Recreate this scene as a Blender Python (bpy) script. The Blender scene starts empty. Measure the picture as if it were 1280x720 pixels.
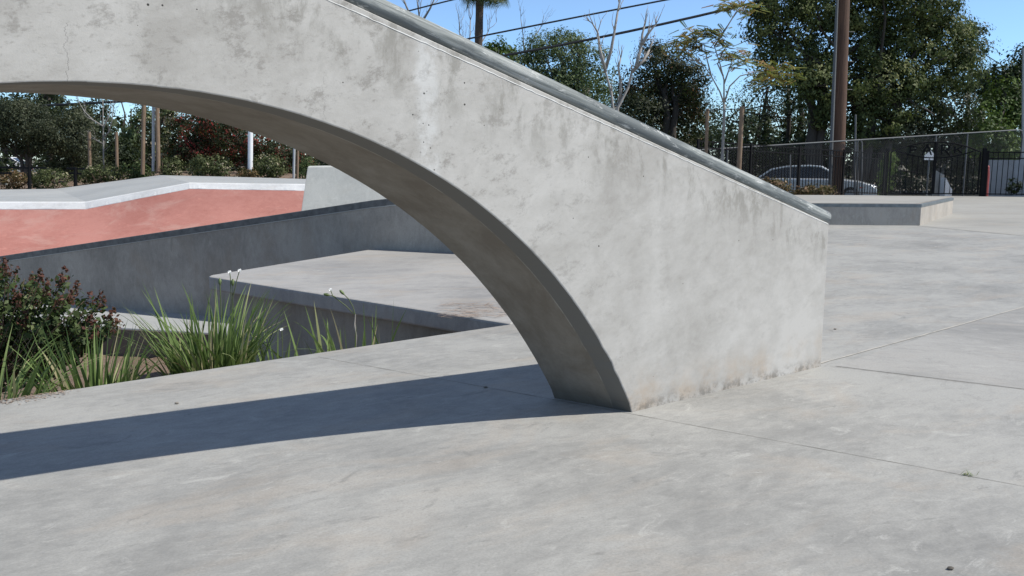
import bpy, bmesh, math, random
import numpy as np
from mathutils import Vector, Matrix
R = math.radians
random.seed(11); RNG = np.random.default_rng(11)
sc = bpy.context.scene
col = sc.collection

# ------------------------------------------------------------------ camera
H = 1.45; F = 1057.6; HOR = 200.2
PITCH = math.atan2(360 - HOR, F)
cam_d = bpy.data.cameras.new('camera'); cam = bpy.data.objects.new('camera', cam_d); col.objects.link(cam)
cam.location = (0, 0, H); cam.rotation_euler = (math.pi/2 - PITCH, 0, 0)
cam_d.sensor_width = 36; cam_d.lens = 36*F/1280; cam_d.clip_start = .05; cam_d.clip_end = 3000
sc.camera = cam
CP, SP = math.cos(PITCH), math.sin(PITCH)
def ray(px, py):
    u = -(py-360)/F
    return Vector(((px-640)/F, CP + u*SP, -SP + u*CP))
def at(px, py, Y):            # survey point: sight line px,py at distance Y
    d = ray(px, py); return Vector((0, 0, H)) + d*(Y/d.y)
def gnd(px, py, z=0.0):
    d = ray(px, py); return Vector((0, 0, H)) + d*((z-H)/d.z)

# ------------------------------------------------------------------ materials
class NT:
    def __init__(s, name):
        s.m = bpy.data.materials.new(name); s.m.use_nodes = True; s.t = s.m.node_tree
        s.t.nodes.clear(); s.out = s.t.nodes.new('ShaderNodeOutputMaterial')
        s.tc = s.t.nodes.new('ShaderNodeTexCoord')
    def n(s, typ, ins=None, **props):
        nd = s.t.nodes.new('ShaderNode'+typ)
        for k, v in props.items(): setattr(nd, k, v)
        for k, v in (ins or {}).items():
            if isinstance(v, bpy.types.NodeSocket): s.t.links.new(v, nd.inputs[k])
            else: nd.inputs[k].default_value = v
        return nd
    def math(s, op, a, b=0.0, c=None):
        i = {0: a, 1: b}
        if c is not None: i[2] = c
        return s.n('Math', i, operation=op).outputs[0]
    def map(s, scale=(1, 1, 1), rot=(0, 0, 0), loc=(0, 0, 0)):
        v = s.tc.outputs['Object']
        if any(rot): v = s.n('Mapping', {0: v, 2: rot}).outputs[0]      # turn first, stretch after
        return s.n('Mapping', {0: v, 1: loc, 3: scale}).outputs[0]
    def noise(s, vec, scale, detail=5, rough=.55, dist=0.0):
        return s.n('TexNoise', {'Vector': vec, 'Scale': scale, 'Detail': detail, 'Roughness': rough, 'Distortion': dist}).outputs[0]
    def ramp(s, fac, stops):
        r = s.n('ValToRGB', {0: fac}); e = r.color_ramp.elements
        while len(e) < len(stops): e.new(.5)
        for q, (p, c) in zip(e, stops):
            q.position = p; q.color = (*c, 1) if len(c) == 3 else c
        return r.outputs[0]
    def sm(s, x, a, b):           # smoothstep
        return s.n('MapRange', {0: x, 1: a, 2: b, 3: 0.0, 4: 1.0}, interpolation_type='SMOOTHSTEP').outputs[0]
    def mix(s, fac, a, b, mode='MIX'):
        nd = s.n('Mix', {}, data_type='RGBA', blend_type=mode)
        for i, v in ((0, fac), (6, a), (7, b)):
            if isinstance(v, bpy.types.NodeSocket): s.t.links.new(v, nd.inputs[i])
            else: nd.inputs[i].default_value = (*v, 1) if isinstance(v, tuple) and len(v) == 3 else v
        return nd.outputs[2]
    def bump(s, h, strength=.3, dist=.01):
        return s.n('Bump', {'Height': h, 'Strength': strength, 'Distance': dist}).outputs[0]
    def end(s, color, rough=.8, normal=None, metal=0.0, **k):
        p = s.n('BsdfPrincipled', {'Base Color': (*color, 1) if isinstance(color, tuple) else color, 'Roughness': rough, 'Metallic': metal})
        for a, v in k.items():
            if isinstance(v, bpy.types.NodeSocket): s.t.links.new(v, p.inputs[a.replace('_', ' ')])
            else: p.inputs[a.replace('_', ' ')].default_value = v
        if normal is not None: s.t.links.new(normal, p.inputs['Normal'])
        s.t.links.new(p.outputs[0], s.out.inputs[0]); return s.m

def V3(c, k): return tuple(x*k for x in c)
def concrete(name, a, b, warm, streak=(1, 1, 1), rot=0, size=1.0, warm_amt=.35, rough=.75, pits=0.0, spec=.3, pale_amt=.45):
    """trowelled concrete: broad cloudy tone, directional trowel streaks, warm stains, fine grain"""
    t = NT(name); v = t.map(streak, (0, 0, rot)); o = t.map()
    big = t.noise(o, .55/size, 6, .6, .4)
    st = t.noise(v, 1.9/size, 9, .70, .7)
    fine = t.noise(o, 90, 4, .7)
    mid = t.noise(v, 8/size, 8, .74, .5)
    f = t.math('ADD', t.math('MULTIPLY', big, .48), t.math('ADD', t.math('MULTIPLY', st, .30), t.math('MULTIPLY', mid, .28)))
    c = t.ramp(f, [(.41, a), (.5, tuple((x+y)/2 for x, y in zip(a, b))), (.59, b)])
    w = t.sm(t.noise(t.map(streak, (0, 0, rot), (7, 3, 2)), .9/size, 6, .66, .6), .50, .68)
    c = t.mix(t.math('MULTIPLY', w, warm_amt), c, warm)
    pale = t.sm(t.noise(v, 3.2/size, 9, .76, .8), .555, .69)
    c = t.mix(t.math('MULTIPLY', pale, pale_amt), c, V3(b, 1.3))
    dk = t.sm(t.noise(t.map(streak, (0, 0, rot), (1, 9, 4)), 2.4/size, 9, .76, .8), .56, .70)
    c = t.mix(t.math('MULTIPLY', dk, pale_amt), c, V3(a, .78))
    sw = t.noise(v, 24/size, 6, .7, 1.6)                      # trowel chatter
    c = t.mix(t.math('MULTIPLY', t.sm(sw, .54, .68), pale_amt*.32), c, V3(b, 1.2))
    c = t.mix(t.math('MULTIPLY', t.sm(sw, .47, .34), pale_amt*.28), c, V3(a, .85))
    spk = t.noise(o, 46, 3, .6)
    c = t.mix(t.math('MULTIPLY', t.sm(spk, .62, .74), .35), c, V3(a, .62))
    c = t.mix(t.math('MULTIPLY', t.sm(fine, .35, .7), .28), c, V3(a, .72))
    if pits:
        vo = t.n('TexVoronoi', {'Vector': o, 'Scale': 14.0, 'Randomness': 1.0})
        dot = t.math('MULTIPLY', t.math('LESS_THAN', vo.outputs[0], .06), t.math('GREATER_THAN', t.noise(o, 2.2, 2), 1-pits))
        c = t.mix(dot, c, V3(a, .3))
    hgt = t.math('ADD', t.math('MULTIPLY', fine, .4), t.math('MULTIPLY', mid, .6))
    return t.end(c, rough, t.bump(hgt, .22, .006), Specular_IOR_Level=spec)

def flat(name, c, rough=.6, metal=0.0, var=.25, scale=6, spec=.5):
    t = NT(name); f = t.noise(t.map(), scale, 5, .6)
    return t.end(t.ramp(f, [(.3, V3(c, 1-var)), (.7, V3(c, 1+var))]), rough, t.bump(f, .1, .01), metal, Specular_IOR_Level=spec)

def leafmat(name, stops, trans=.25, rough=.5):
    t = NT(name)
    a = t.n('Attribute', attribute_name='tone', attribute_type='GEOMETRY').outputs['Fac']
    c = t.ramp(a, stops)
    p = t.n('BsdfPrincipled', {'Base Color': c, 'Roughness': max(rough, .55), 'Specular IOR Level': .14})
    tr = t.n('BsdfTranslucent', {'Color': t.mix(.5, c, (.10, .16, .02))})
    mx = t.n('MixShader', {0: trans, 1: p.outputs[0], 2: tr.outputs[0]})
    t.t.links.new(mx.outputs[0], t.out.inputs[0]); return t.m

def barkmat(name, a, b, s=(14, 14, 2)):
    t = NT(name); v = t.map(s); f = t.noise(v, 1.5, 7, .7, .5)
    return t.end(t.ramp(f, [(.3, a), (.7, b)]), .85, t.bump(f, .6, .02))

M = {}
M['plaza'] = concrete('trowelled_plaza_concrete', (.215, .213, .205), (.358, .352, .334), (.41, .345, .28), (1, 2.0, 1), -.55, .95, .30, .68, .0, .25, .62)
M['slab'] = concrete('pad_concrete', (.24, .235, .23), (.365, .353, .338), (.38, .32, .26), (1, 2.2, 1), -.3, .9, .35, .7)
M['pale'] = concrete('pale_far_concrete', (.25, .245, .23), (.345, .335, .312), (.36, .315, .255), (1, 3, 1), .1, 2.0, .3, .8)
M['bluish'] = concrete('bluish_pour_concrete', (.228, .224, .216), (.352, .343, .326), (.37, .32, .27), (1, 2.2, 1), .5, 1.1, .25, .7, 0, .25, .55)
M['wallgrey'] = concrete('grey_wall_concrete', (.25, .228, .198), (.40, .366, .32), (.31, .25, .19), (1.6, 1.6, .7), 0, .9, .35, .85)
M['ledge'] = concrete('ledge_side_concrete', (.30, .272, .24), (.45, .41, .36), (.42, .32, .23), (2.4, 2.4, .8), 0, .6, .35, .85)
M['light'] = concrete('light_block_concrete', (.34, .345, .335), (.46, .46, .44), (.42, .39, .34), (1, 1, 1), 0, .8, .2, .85)
M['curb'] = concrete('old_kerb_concrete', (.09, .075, .06), (.16, .135, .11), (.16, .11, .07), (1, 1, .5), 0, .6, .4, .9)
M['white_lip'] = concrete('white_lip_concrete', (.50, .50, .50), (.66, .66, .66), (.55, .5, .46), (1, 3, 1), 0, .6, .25, .8)
M['bank_deck'] = concrete('bank_deck_concrete', (.29, .30, .305), (.38, .385, .38), (.36, .34, .31), (1, 2, 1), 0, 2.0, .2, .8)
M['red'] = concrete('red_integral_concrete', (.37, .15, .122), (.47, .215, .178), (.52, .34, .29), (1, 2, 1), 0, 1.2, .45, .8)
M['joint'] = flat('joint_dirt', (.15, .135, .115), .9, 0, .5, 8)
M['asphalt'] = flat('asphalt', (.055, .055, .055), .9, 0, .3, 20)
M['black'] = flat('black_paint', (.009, .009, .010), .75, 0, .2, 5, .12)
M['galv'] = flat('galvanised_steel', (.34, .35, .36), .45, .5, .2, 30)
M['mesh_wire'] = flat('dull_fence_wire', (.085, .088, .09), .7, .2, .3, 10)
M['dullgalv'] = flat('weathered_galvanised_pipe', (.11, .115, .12), .7, .1, .2, 20)
M['wood'] = barkmat('stake_wood', (.13, .085, .055), (.26, .18, .12))
M['polewood'] = barkmat('creosoted_pole_wood', (.045, .024, .016), (.13, .068, .042), (12, 12, .6))
M['bark'] = barkmat('dark_bark', (.03, .024, .02), (.075, .06, .048))
M['palebark'] = barkmat('pale_bark', (.22, .2, .18), (.42, .39, .36))
M['greybark'] = barkmat('grey_bark', (.16, .15, .14), (.3, .28, .26))
M['palmbark'] = barkmat('palm_bark', (.035, .024, .018), (.11, .075, .055), (6, 6, 16))
M['white'] = flat('white_paint', (.75, .75, .76), .5, 0, .05)
M['whitepanel'] = flat('off_white_wall', (.36, .37, .385), .7, 0, .08, 3)
M['redpaint'] = flat('red_paint', (.26, .045, .04), .6)
M['stem'] = flat('plant_stem', (.10, .13, .045), .7)
M['twig'] = flat('brown_twig', (.10, .065, .045), .8)
M['petal'] = flat('white_petal', (.82, .82, .80), .6, 0, .04)
M['pod'] = flat('green_pod', (.12, .16, .06), .6)
M['wire'] = flat('black_cable', (.015, .015, .016), .6)
M['rubber'] = flat('tyre_rubber', (.02, .02, .02), .8)
M['carpaint'] = flat('silver_car_paint', (.52, .55, .58), .25, .55, .03, 2)
M['carwhite'] = flat('white_car_paint', (.8, .8, .8), .3, 0, .03, 2)
M['glass'] = flat('dark_car_glass', (.02, .025, .03), .08, 0, .1, 2)
M['lamp'] = flat('lamp_lens', (.7, .72, .75), .12, .2, .05)
M['lampred'] = flat('marker_lens', (.5, .05, .03), .2)

# steel pipe with worn streaks along its length
t = NT('worn_steel_pipe'); PA = (0, -.2913, 0)
f = t.noise(t.map((.8, 18, 18), PA), 1.6, 8, .7, .5)
g = t.noise(t.map((.8, 7, 7), PA, (5, 1, 2)), 1.1, 6, .65, .4)
c = t.ramp(f, [(.40, (.12, .132, .130)), (.5, (.22, .235, .228)), (.60, (.36, .37, .355))])
c = t.mix(t.math('MULTIPLY', t.sm(g, .51, .57), .85), c, (.11, .122, .125))
c = t.mix(t.math('MULTIPLY', t.sm(t.noise(t.map((3.0, 14, 14), PA, (3, 1, 5)), 2.2, 9, .78, .4), .565, .63), .75), c, (.56, .56, .54))
M['pipe'] = t.end(c, t.math('MULTIPLY_ADD', f, .3, .5), t.bump(f, .4, .005), .0, Specular_IOR_Level=.28)
# dark painted steel edge
M['steel_edge'] = flat('dark_steel_edge', (.115, .115, .112), .6, .1, .35, 9)
M['steel_light'] = flat('ledge_steel_edge', (.17, .185, .19), .45, .5, .3, 9)

# the arch's board marked concrete (object space: x along the wall, y through it, z up)
def arch_material():
    t = NT('arch_formed_concrete'); o = t.map()
    sep = t.n('SeparateXYZ', {0: t.tc.outputs['Object']}); X, Y, Z = sep.outputs
    big = t.noise(o, 1.1, 6, .6, .4)
    st = t.noise(t.map((1, 1, 1.5), (0, .25, 0)), 3.4, 10, .74, .2)
    fine = t.noise(o, 120, 4, .7)
    f = t.math('ADD', t.math('MULTIPLY', big, .5), t.math('MULTIPLY', st, .5))
    c = t.ramp(f, [(.40, (.362, .342, .314)), (.5, (.432, .412, .383)), (.60, (.492, .471, .441))])
    # dull grey blotches, thicker over the crown than over the foot
    bl = t.noise(t.map((1, 1, 1.5), (0, .3, 0), (4, 2, 9)), 5.5, 11, .80, .1)
    hi = t.math('MULTIPLY_ADD', t.sm(X, 0.5, -1.6), .62, .20)
    c = t.mix(t.math('MULTIPLY', t.sm(bl, .51, .62), hi), c, (.262, .245, .222))
    bl2 = t.noise(t.map((1, 1, 2.0), (0, .15, 0), (1, 7, 3)), 24, 8, .80, .1)
    c = t.mix(t.math('MULTIPLY', t.sm(bl2, .55, .66), t.math('MULTIPLY', hi, .7)), c, (.275, .257, .232))
    # vertical run marks under the coping
    run = t.noise(t.map((2.6, 1, 1.3)), 2.4, 9, .74, .3)
    top = t.math('SUBTRACT', Z, t.math('MULTIPLY_ADD', X, -.2998, 1.563))
    c = t.mix(t.math('MULTIPLY', t.math('MULTIPLY', t.sm(run, .47, .62), t.sm(top, -.45, -.02)), .72), c, (.235, .222, .195))
    # pale honeycombed pour line
    dx = t.math('ABSOLUTE', t.math('SUBTRACT', t.math('ADD', X, t.math('MULTIPLY', t.math('SUBTRACT', st, .5), .12)), -1.355))
    stripe = t.math('MULTIPLY', t.sm(dx, .085, .03), t.sm(t.noise(o, 7, 8, .75), .38, .56))
    c = t.mix(t.math('MULTIPLY', stripe, .38), c, (.70, .70, .69))
    # bug holes: sparse everywhere, dense along that line
    vo = t.n('TexVoronoi', {'Vector': o, 'Scale': 15.0, 'Randomness': 1.0})
    rnd = t.n('SeparateColor', {0: vo.outputs['Color']}).outputs[0]
    thr = t.math('MULTIPLY_ADD', rnd, .085, .012)
    d1 = t.math('MULTIPLY', t.math('LESS_THAN', vo.outputs[0], thr), t.math('GREATER_THAN', t.noise(o, 3.1, 2), .50))
    d1 = t.math('MULTIPLY', d1, t.math('GREATER_THAN', t.n('SeparateColor', {0: vo.outputs['Color']}).outputs[1], .45))
    vo2 = t.n('TexVoronoi', {'Vector': o, 'Scale': 38.0, 'Randomness': 1.0})
    d2 = t.math('MULTIPLY', t.math('LESS_THAN', vo2.outputs[0], t.math('MULTIPLY', t.n('SeparateColor', {0: vo2.outputs['Color']}).outputs[0], .20)), t.sm(dx, .075, .03))
    d2 = t.math('MULTIPLY', d2, t.math('GREATER_THAN', t.n('SeparateColor', {0: vo2.outputs['Color']}).outputs[1], .62))
    holes = t.math('MAXIMUM', d1, d2)
    c = t.mix(holes, c, (.045, .042, .038))
    # brown splash stains near the floor
    low = t.math('MULTIPLY', t.sm(Z, .34, .02), t.sm(t.noise(t.map((1, 1, 1), (0, 0, 0), (2, 5, 1)), 3.2, 7, .7), .42, .70))
    c = t.mix(t.math('MULTIPLY', low, .62), c, (.42, .31, .21))
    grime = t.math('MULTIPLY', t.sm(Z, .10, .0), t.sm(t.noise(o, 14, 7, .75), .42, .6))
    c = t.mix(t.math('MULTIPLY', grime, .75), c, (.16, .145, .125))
    # hairline crack over the crown and a shorter one to its right
    wob = t.math('MULTIPLY', t.math('SUBTRACT', t.noise(t.map((0, 0, 1)), 9, 6, .7), .5), .13)
    for x0, z0, z1, w, k in ((-2.83, 1.70, 1.93, .0010, .55), (-1.862, 1.62, 1.80, .0008, .4)):
        cr = t.math('LESS_THAN', t.math('ABSOLUTE', t.math('SUBTRACT', t.math('ADD', X, wob), x0)), w)
        cr = t.math('MULTIPLY', cr, t.math('MULTIPLY', t.math('GREATER_THAN', Z, z0), t.math('LESS_THAN', Z, z1)))
        c = t.mix(t.math('MULTIPLY', cr, k), c, (.06, .055, .05))
    # soffit form: a darker board along the front edge, a broken pale seam beside it, mottled darker brown behind, darkest at the foot
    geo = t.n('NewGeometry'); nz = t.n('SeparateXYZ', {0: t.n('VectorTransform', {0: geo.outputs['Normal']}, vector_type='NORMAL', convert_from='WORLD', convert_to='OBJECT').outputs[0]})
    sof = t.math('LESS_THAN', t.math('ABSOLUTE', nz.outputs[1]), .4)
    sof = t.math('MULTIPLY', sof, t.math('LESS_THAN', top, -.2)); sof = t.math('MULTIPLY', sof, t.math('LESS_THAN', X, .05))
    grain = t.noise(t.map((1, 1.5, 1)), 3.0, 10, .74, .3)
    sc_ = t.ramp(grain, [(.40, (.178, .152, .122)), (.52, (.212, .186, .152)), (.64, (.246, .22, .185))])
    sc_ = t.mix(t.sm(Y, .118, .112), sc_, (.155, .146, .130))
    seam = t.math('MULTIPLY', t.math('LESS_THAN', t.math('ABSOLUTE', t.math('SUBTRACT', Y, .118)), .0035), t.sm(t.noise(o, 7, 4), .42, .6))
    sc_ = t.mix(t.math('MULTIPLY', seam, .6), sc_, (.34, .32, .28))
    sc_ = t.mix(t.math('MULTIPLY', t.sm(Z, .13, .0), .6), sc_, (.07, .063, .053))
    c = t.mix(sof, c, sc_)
    hgt = t.math('SUBTRACT', t.math('MULTIPLY', t.math('ADD', fine, bl2), .3), holes)
    return t.end(c, .82, t.bump(hgt, .35, .006), Specular_IOR_Level=.25)
M['arch'] = arch_material()

# planter soil
t = NT('planter_soil'); f = t.noise(t.map(), 22, 8, .75); g = t.noise(t.map(), 3, 5, .6)
c = t.mix(t.sm(f, .35, .7), (.10, .065, .042), (.27, .19, .135)); c = t.mix(t.math('MULTIPLY', t.sm(g, .45, .7), .5), c, (.19, .15, .12))
M['soil'] = t.end(c, .95, t.bump(f, .9, .03))
t = NT('open_ground'); f = t.noise(t.map(), .4, 8, .7)
M['ground'] = t.end(t.ramp(f, [(.35, (.07, .065, .04)), (.65, (.14, .115, .075))]), .95)
t = NT('needle_litter'); f = t.noise(t.map(), 9, 6, .7)
M['litter'] = t.end(t.ramp(f, [(.35, (.24, .155, .105)), (.65, (.38, .27, .195))]), .9)

M['blade'] = leafmat('lily_blade', [(0, (.05, .088, .028)), (.45, (.125, .19, .062)), (.8, (.24, .32, .12)), (1, (.44, .40, .24))], .3, .4)
M['bushleaf'] = leafmat('dark_shrub_leaf', [(0, (.020, .034, .014)), (.5, (.048, .072, .026)), (.85, (.095, .125, .05)), (1, (.17, .20, .10))], .2, .35)
M['redtip'] = leafmat('russet_shoot_leaf', [(0, (.055, .018, .016)), (.5, (.10, .042, .034)), (1, (.17, .085, .06))], .25, .45)
M['eucalypt'] = leafmat('grey_green_leaf', [(0, (.040, .058, .026)), (.5, (.09, .125, .055)), (1, (.17, .21, .10))])
M['ficus'] = leafmat('fig_leaf', [(0, (.020, .029, .012)), (.5, (.068, .088, .032)), (.85, (.125, .145, .052)), (1, (.18, .19, .07))], .2, .4)
M['darkgreen'] = leafmat('dark_evergreen_leaf', [(0, (.010, .016, .010)), (.5, (.024, .036, .019)), (1, (.055, .07, .035))], .15)
M['browngreen'] = leafmat('brown_green_leaf', [(0, (.014, .019, .011)), (.6, (.034, .043, .022)), (.88, (.062, .07, .032)), (1, (.16, .085, .04))], .15)
M['oak'] = leafmat('oak_leaf', [(0, (.016, .021, .012)), (.5, (.038, .047, .027)), (1, (.085, .092, .055))], .15)
M['redleaf'] = leafmat('red_and_green_leaf', [(0, (.018, .026, .013)), (.45, (.038, .05, .024)), (.62, (.07, .035, .024)), (.85, (.17, .022, .022)), (1, (.24, .045, .038))], .2)
M['brightgreen'] = leafmat('bright_green_leaf', [(0, (.024, .042, .013)), (.5, (.062, .105, .026)), (1, (.13, .185, .05))], .3)
M['autumn'] = leafmat('autumn_leaf', [(0, (.10, .13, .04)), (.4, (.20, .21, .06)), (.7, (.30, .20, .08)), (1, (.34, .16, .09))], .35)
M['shrub'] = leafmat('flecked_shrub_leaf', [(0, (.028, .036, .015)), (.5, (.066, .082, .034)), (.85, (.12, .135, .06)), (.95, (.30, .29, .17)), (1, (.42, .36, .27))], .2)
M['rustshrub'] = leafmat('rusty_shrub_leaf', [(0, (.045, .035, .018)), (.5, (.10, .08, .035)), (.85, (.16, .09, .05)), (.96, (.3, .2, .13)), (1, (.5, .45, .36))], .2)
M['lace'] = leafmat('fine_grey_leaf', [(0, (.028, .04, .026)), (.5, (.06, .08, .05)), (1, (.10, .13, .085))], .2)
M['frond'] = leafmat('palm_frond', [(0, (.04, .06, .02)), (.6, (.10, .13, .05)), (1, (.22, .2, .10))], .25)

# ------------------------------------------------------------------ object helpers
def tag(o, label=None, cat=None, group=None, kind=None):
    for k, v in (('label', label), ('category', cat), ('group', group), ('kind', kind)):
        if v: o[k] = v
    return o
def thing(name, label, cat, loc=(0, 0, 0), rz=0, group=None):
    o = bpy.data.objects.new(name, None); col.objects.link(o); o.empty_display_size = .2
    o.location = loc; o.rotation_euler = (0, 0, rz); return tag(o, label, cat, group)
def link(name, me, mat, parent=None, world=False):
    o = bpy.data.objects.new(name, me); col.objects.link(o)
    if mat is not None: me.materials.append(mat)
    if parent is not None:
        o.parent = parent
        if world: o.matrix_parent_inverse = (Matrix.Translation(parent.location) @ parent.rotation_euler.to_matrix().to_4x4()).inverted()
    return o
def copy_tree(o, parent=None):
    c = o.copy(); col.objects.link(c)
    if parent is not None: c.parent = parent
    for ch in [x for x in list(bpy.data.objects) if x.parent == o]: copy_tree(ch, c)
    return c

class MB:
    def __init__(s): s.v = []; s.f = []; s.sm = []
    def poly(s, pts, smooth=False):
        b = len(s.v); s.v += [tuple(p) for p in pts]; s.f.append(tuple(range(b, b+len(pts)))); s.sm.append(smooth)
    def grid(s, rows, smooth=True, flip=False):
        b = len(s.v); n = len(rows[0])
        for r in rows: s.v += [tuple(p) for p in r]
        for i in range(len(rows)-1):
            for j in range(n-1):
                q = (b+i*n+j, b+i*n+j+1, b+(i+1)*n+j+1, b+(i+1)*n+j)
                s.f.append(q[::-1] if flip else q); s.sm.append(smooth)
    def box(s, c, d, rz=0.0, ry=0.0):
        m = Matrix.Rotation(rz, 3, 'Z') @ Matrix.Rotation(ry, 3, 'Y'); c = Vector(c)
        p = [c + m @ Vector((d[0]/2*x, d[1]/2*y, d[2]/2*z)) for x in (-1, 1) for y in (-1, 1) for z in (-1, 1)]
        b = len(s.v); s.v += [tuple(q) for q in p]
        for f in ((0, 1, 3, 2), (4, 6, 7, 5), (0, 4, 5, 1), (2, 3, 7, 6), (0, 2, 6, 4), (1, 5, 7, 3)):
            s.f.append(tuple(b+i for i in f)); s.sm.append(False)
    def bar(s, p, q, w, h=None):          # square bar from p to q
        s.tube([p, q], [w*.7071], 4, True, False)
    def prism(s, pts, z0, z1):            # ccw outline, z0/z1 numbers or lists
        n = len(pts); Z0 = z0 if hasattr(z0, '__len__') else [z0]*n; Z1 = z1 if hasattr(z1, '__len__') else [z1]*n
        b = len(s.v); s.v += [(p[0], p[1], z) for p, z in zip(pts, Z0)] + [(p[0], p[1], z) for p, z in zip(pts, Z1)]
        s.f.append(tuple(b+n+i for i in range(n))); s.f.append(tuple(b+i for i in reversed(range(n)))); s.sm += [False, False]
        for i in range(n):
            j = (i+1) % n; s.f.append((b+i, b+j, b+n+j, b+n+i)); s.sm.append(False)
    def tube(s, pts, radii, k=6, caps=True, smooth=True):
        pts = [Vector(p) for p in pts]
        if len(radii) == 1: radii = list(radii)*len(pts)
        ref = None; rings = []
        for i, p in enumerate(pts):
            d = (pts[min(i+1, len(pts)-1)] - pts[max(i-1, 0)]).normalized()
            if ref is None: ref = Vector((0, 0, 1)) if abs(d.z) < .9 else Vector((1, 0, 0))
            u = d.cross(ref).normalized(); w = u.cross(d).normalized(); ref = w
            rings.append([p + (u*math.cos(2*math.pi*(j+.5)/k) + w*math.sin(2*math.pi*(j+.5)/k))*radii[i] for j in range(k)])
        b = len(s.v)
        for r in rings: s.v += [tuple(q) for q in r]
        for i in range(len(pts)-1):
            for j in range(k):
                j2 = (j+1) % k
                s.f.append((b+i*k+j, b+i*k+j2, b+(i+1)*k+j2, b+(i+1)*k+j)); s.sm.append(smooth)
        if caps:
            s.f.append(tuple(b+j for j in reversed(range(k)))); e = b+(len(pts)-1)*k
            s.f.append(tuple(e+j for j in range(k))); s.sm += [False, False]
    def ball(s, c, r, k=8, rings=6, sq=(1, 1, 1)):
        c = Vector(c); rows = []
        for i in range(rings+1):
            th = math.pi*i/rings
            rows.append([c + Vector((r*sq[0]*math.sin(th)*math.cos(2*math.pi*j/k), r*sq[1]*math.sin(th)*math.sin(2*math.pi*j/k), r*sq[2]*math.cos(th))) for j in range(k+1)])
        s.grid(rows)
    def mesh(s, name):
        me = bpy.data.meshes.new(name); me.from_pydata(s.v, [], s.f); me.update()
        me.polygons.foreach_set('use_smooth', s.sm)
        return me
    def build(s, name, mat, parent=None, bevel=0.0, world=True, fix=True):
        me = s.mesh(name)
        if fix:
            bm = bmesh.new(); bm.from_mesh(me); bmesh.ops.remove_doubles(bm, verts=bm.verts, dist=1e-5)
            bmesh.ops.recalc_face_normals(bm, faces=bm.faces)
            for e in bm.edges:
                if len(e.link_faces) == 2 and e.calc_face_angle(0) > .9: e.smooth = False
            bm.to_mesh(me); bm.free()
        o = link(name, me, mat, parent, world)
        if bevel:
            m = o.modifiers.new('bevel', 'BEVEL'); m.width = bevel; m.segments = 2; m.limit_method = 'ANGLE'; m.angle_limit = R(35)
        return o

def facemesh(name, verts, k, tone, mat, parent=None):
    """verts (N*k,3): N faces of k corners with a 'tone' per face"""
    n = len(verts)//k; me = bpy.data.meshes.new(name)
    me.vertices.add(n*k); me.vertices.foreach_set('co', np.ascontiguousarray(verts, np.float32).ravel())
    me.loops.add(n*k); me.loops.foreach_set('vertex_index', np.arange(n*k, dtype=np.int32))
    me.polygons.add(n); me.polygons.foreach_set('loop_start', np.arange(n, dtype=np.int32)*k)
    me.polygons.foreach_set('loop_total', np.full(n, k, np.int32)); me.update(calc_edges=True)
    a = me.attributes.new('tone', 'FLOAT', 'FACE'); a.data.foreach_set('value', np.clip(tone, 0, 1).astype(np.float32))
    return link(name, me, mat, parent, True)

def unit(v): return v/np.maximum(np.linalg.norm(v, axis=-1, keepdims=True), 1e-9)
def leafquads(P, size, aspect=.5, up=.35, jit=.45, out=None):
    """pointed leaves at P (N,3), facing roughly along out where given"""
    n = len(P); nrm = unit(RNG.normal(size=(n, 3)) + np.array([0.25, -.3, up*2])) if out is None else unit(unit(RNG.normal(size=(n, 3)))*.62 + out)
    d = unit(np.cross(nrm, RNG.normal(size=(n, 3)))); s = np.cross(nrm, d)
    L = (size*(1 + jit*RNG.normal(size=n).clip(-1.5, 1.5)))[:, None]; W = L*aspect
    return np.stack([P - d*L*.5, P + s*W*.5 - d*L*.05 + nrm*L*.08, P + d*L*.5, P - s*W*.5 - d*L*.05 + nrm*L*.08], 1).reshape(-1, 3)
def crown(name, blobs, n_leaf, size, mat, parent, clump=.34, per=38, tone0=.5, aspect=.55, spread=.22, fill=.62):
    """foliage: leaf clumps spread through ellipsoids (centre, rx, ry, rz), denser towards the outside"""
    w = np.array([b[1]*b[3] + b[1]*b[2] for b in blobs]); w = w/w.sum()
    nc = max(4, n_leaf//per); idx = RNG.choice(len(blobs), nc, p=w)
    C = np.array([tuple(b[0]) for b in blobs])[idx]; rad = np.array([b[1:4] for b in blobs])[idx]
    dirs = unit(RNG.normal(size=(nc, 3))); rr = RNG.uniform(fill**3, 1.06, nc)**(1/3)
    C = C + dirs*rad*rr[:, None]
    ct = RNG.normal(size=nc)*spread
    cs = clump*RNG.uniform(.6, 1.35, nc)
    k = RNG.integers(0, nc, n_leaf)
    P = C[k] + unit(RNG.normal(size=(n_leaf, 3)))*(RNG.uniform(0, 1, n_leaf)**.42*1.55)[:, None]*cs[k][:, None]*np.array([1, 1, .72])
    q = (P - C[k])/cs[k][:, None]; out = unit(q)*.75 + dirs[k]*.75 + np.array([0, 0, .25])
    return facemesh(name, leafquads(P, size*RNG.uniform(.55, 1.35, n_leaf), aspect, .35, .3, out), 4, tone0 + ct[k] + RNG.normal(size=n_leaf)*.10, mat, parent)

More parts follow.
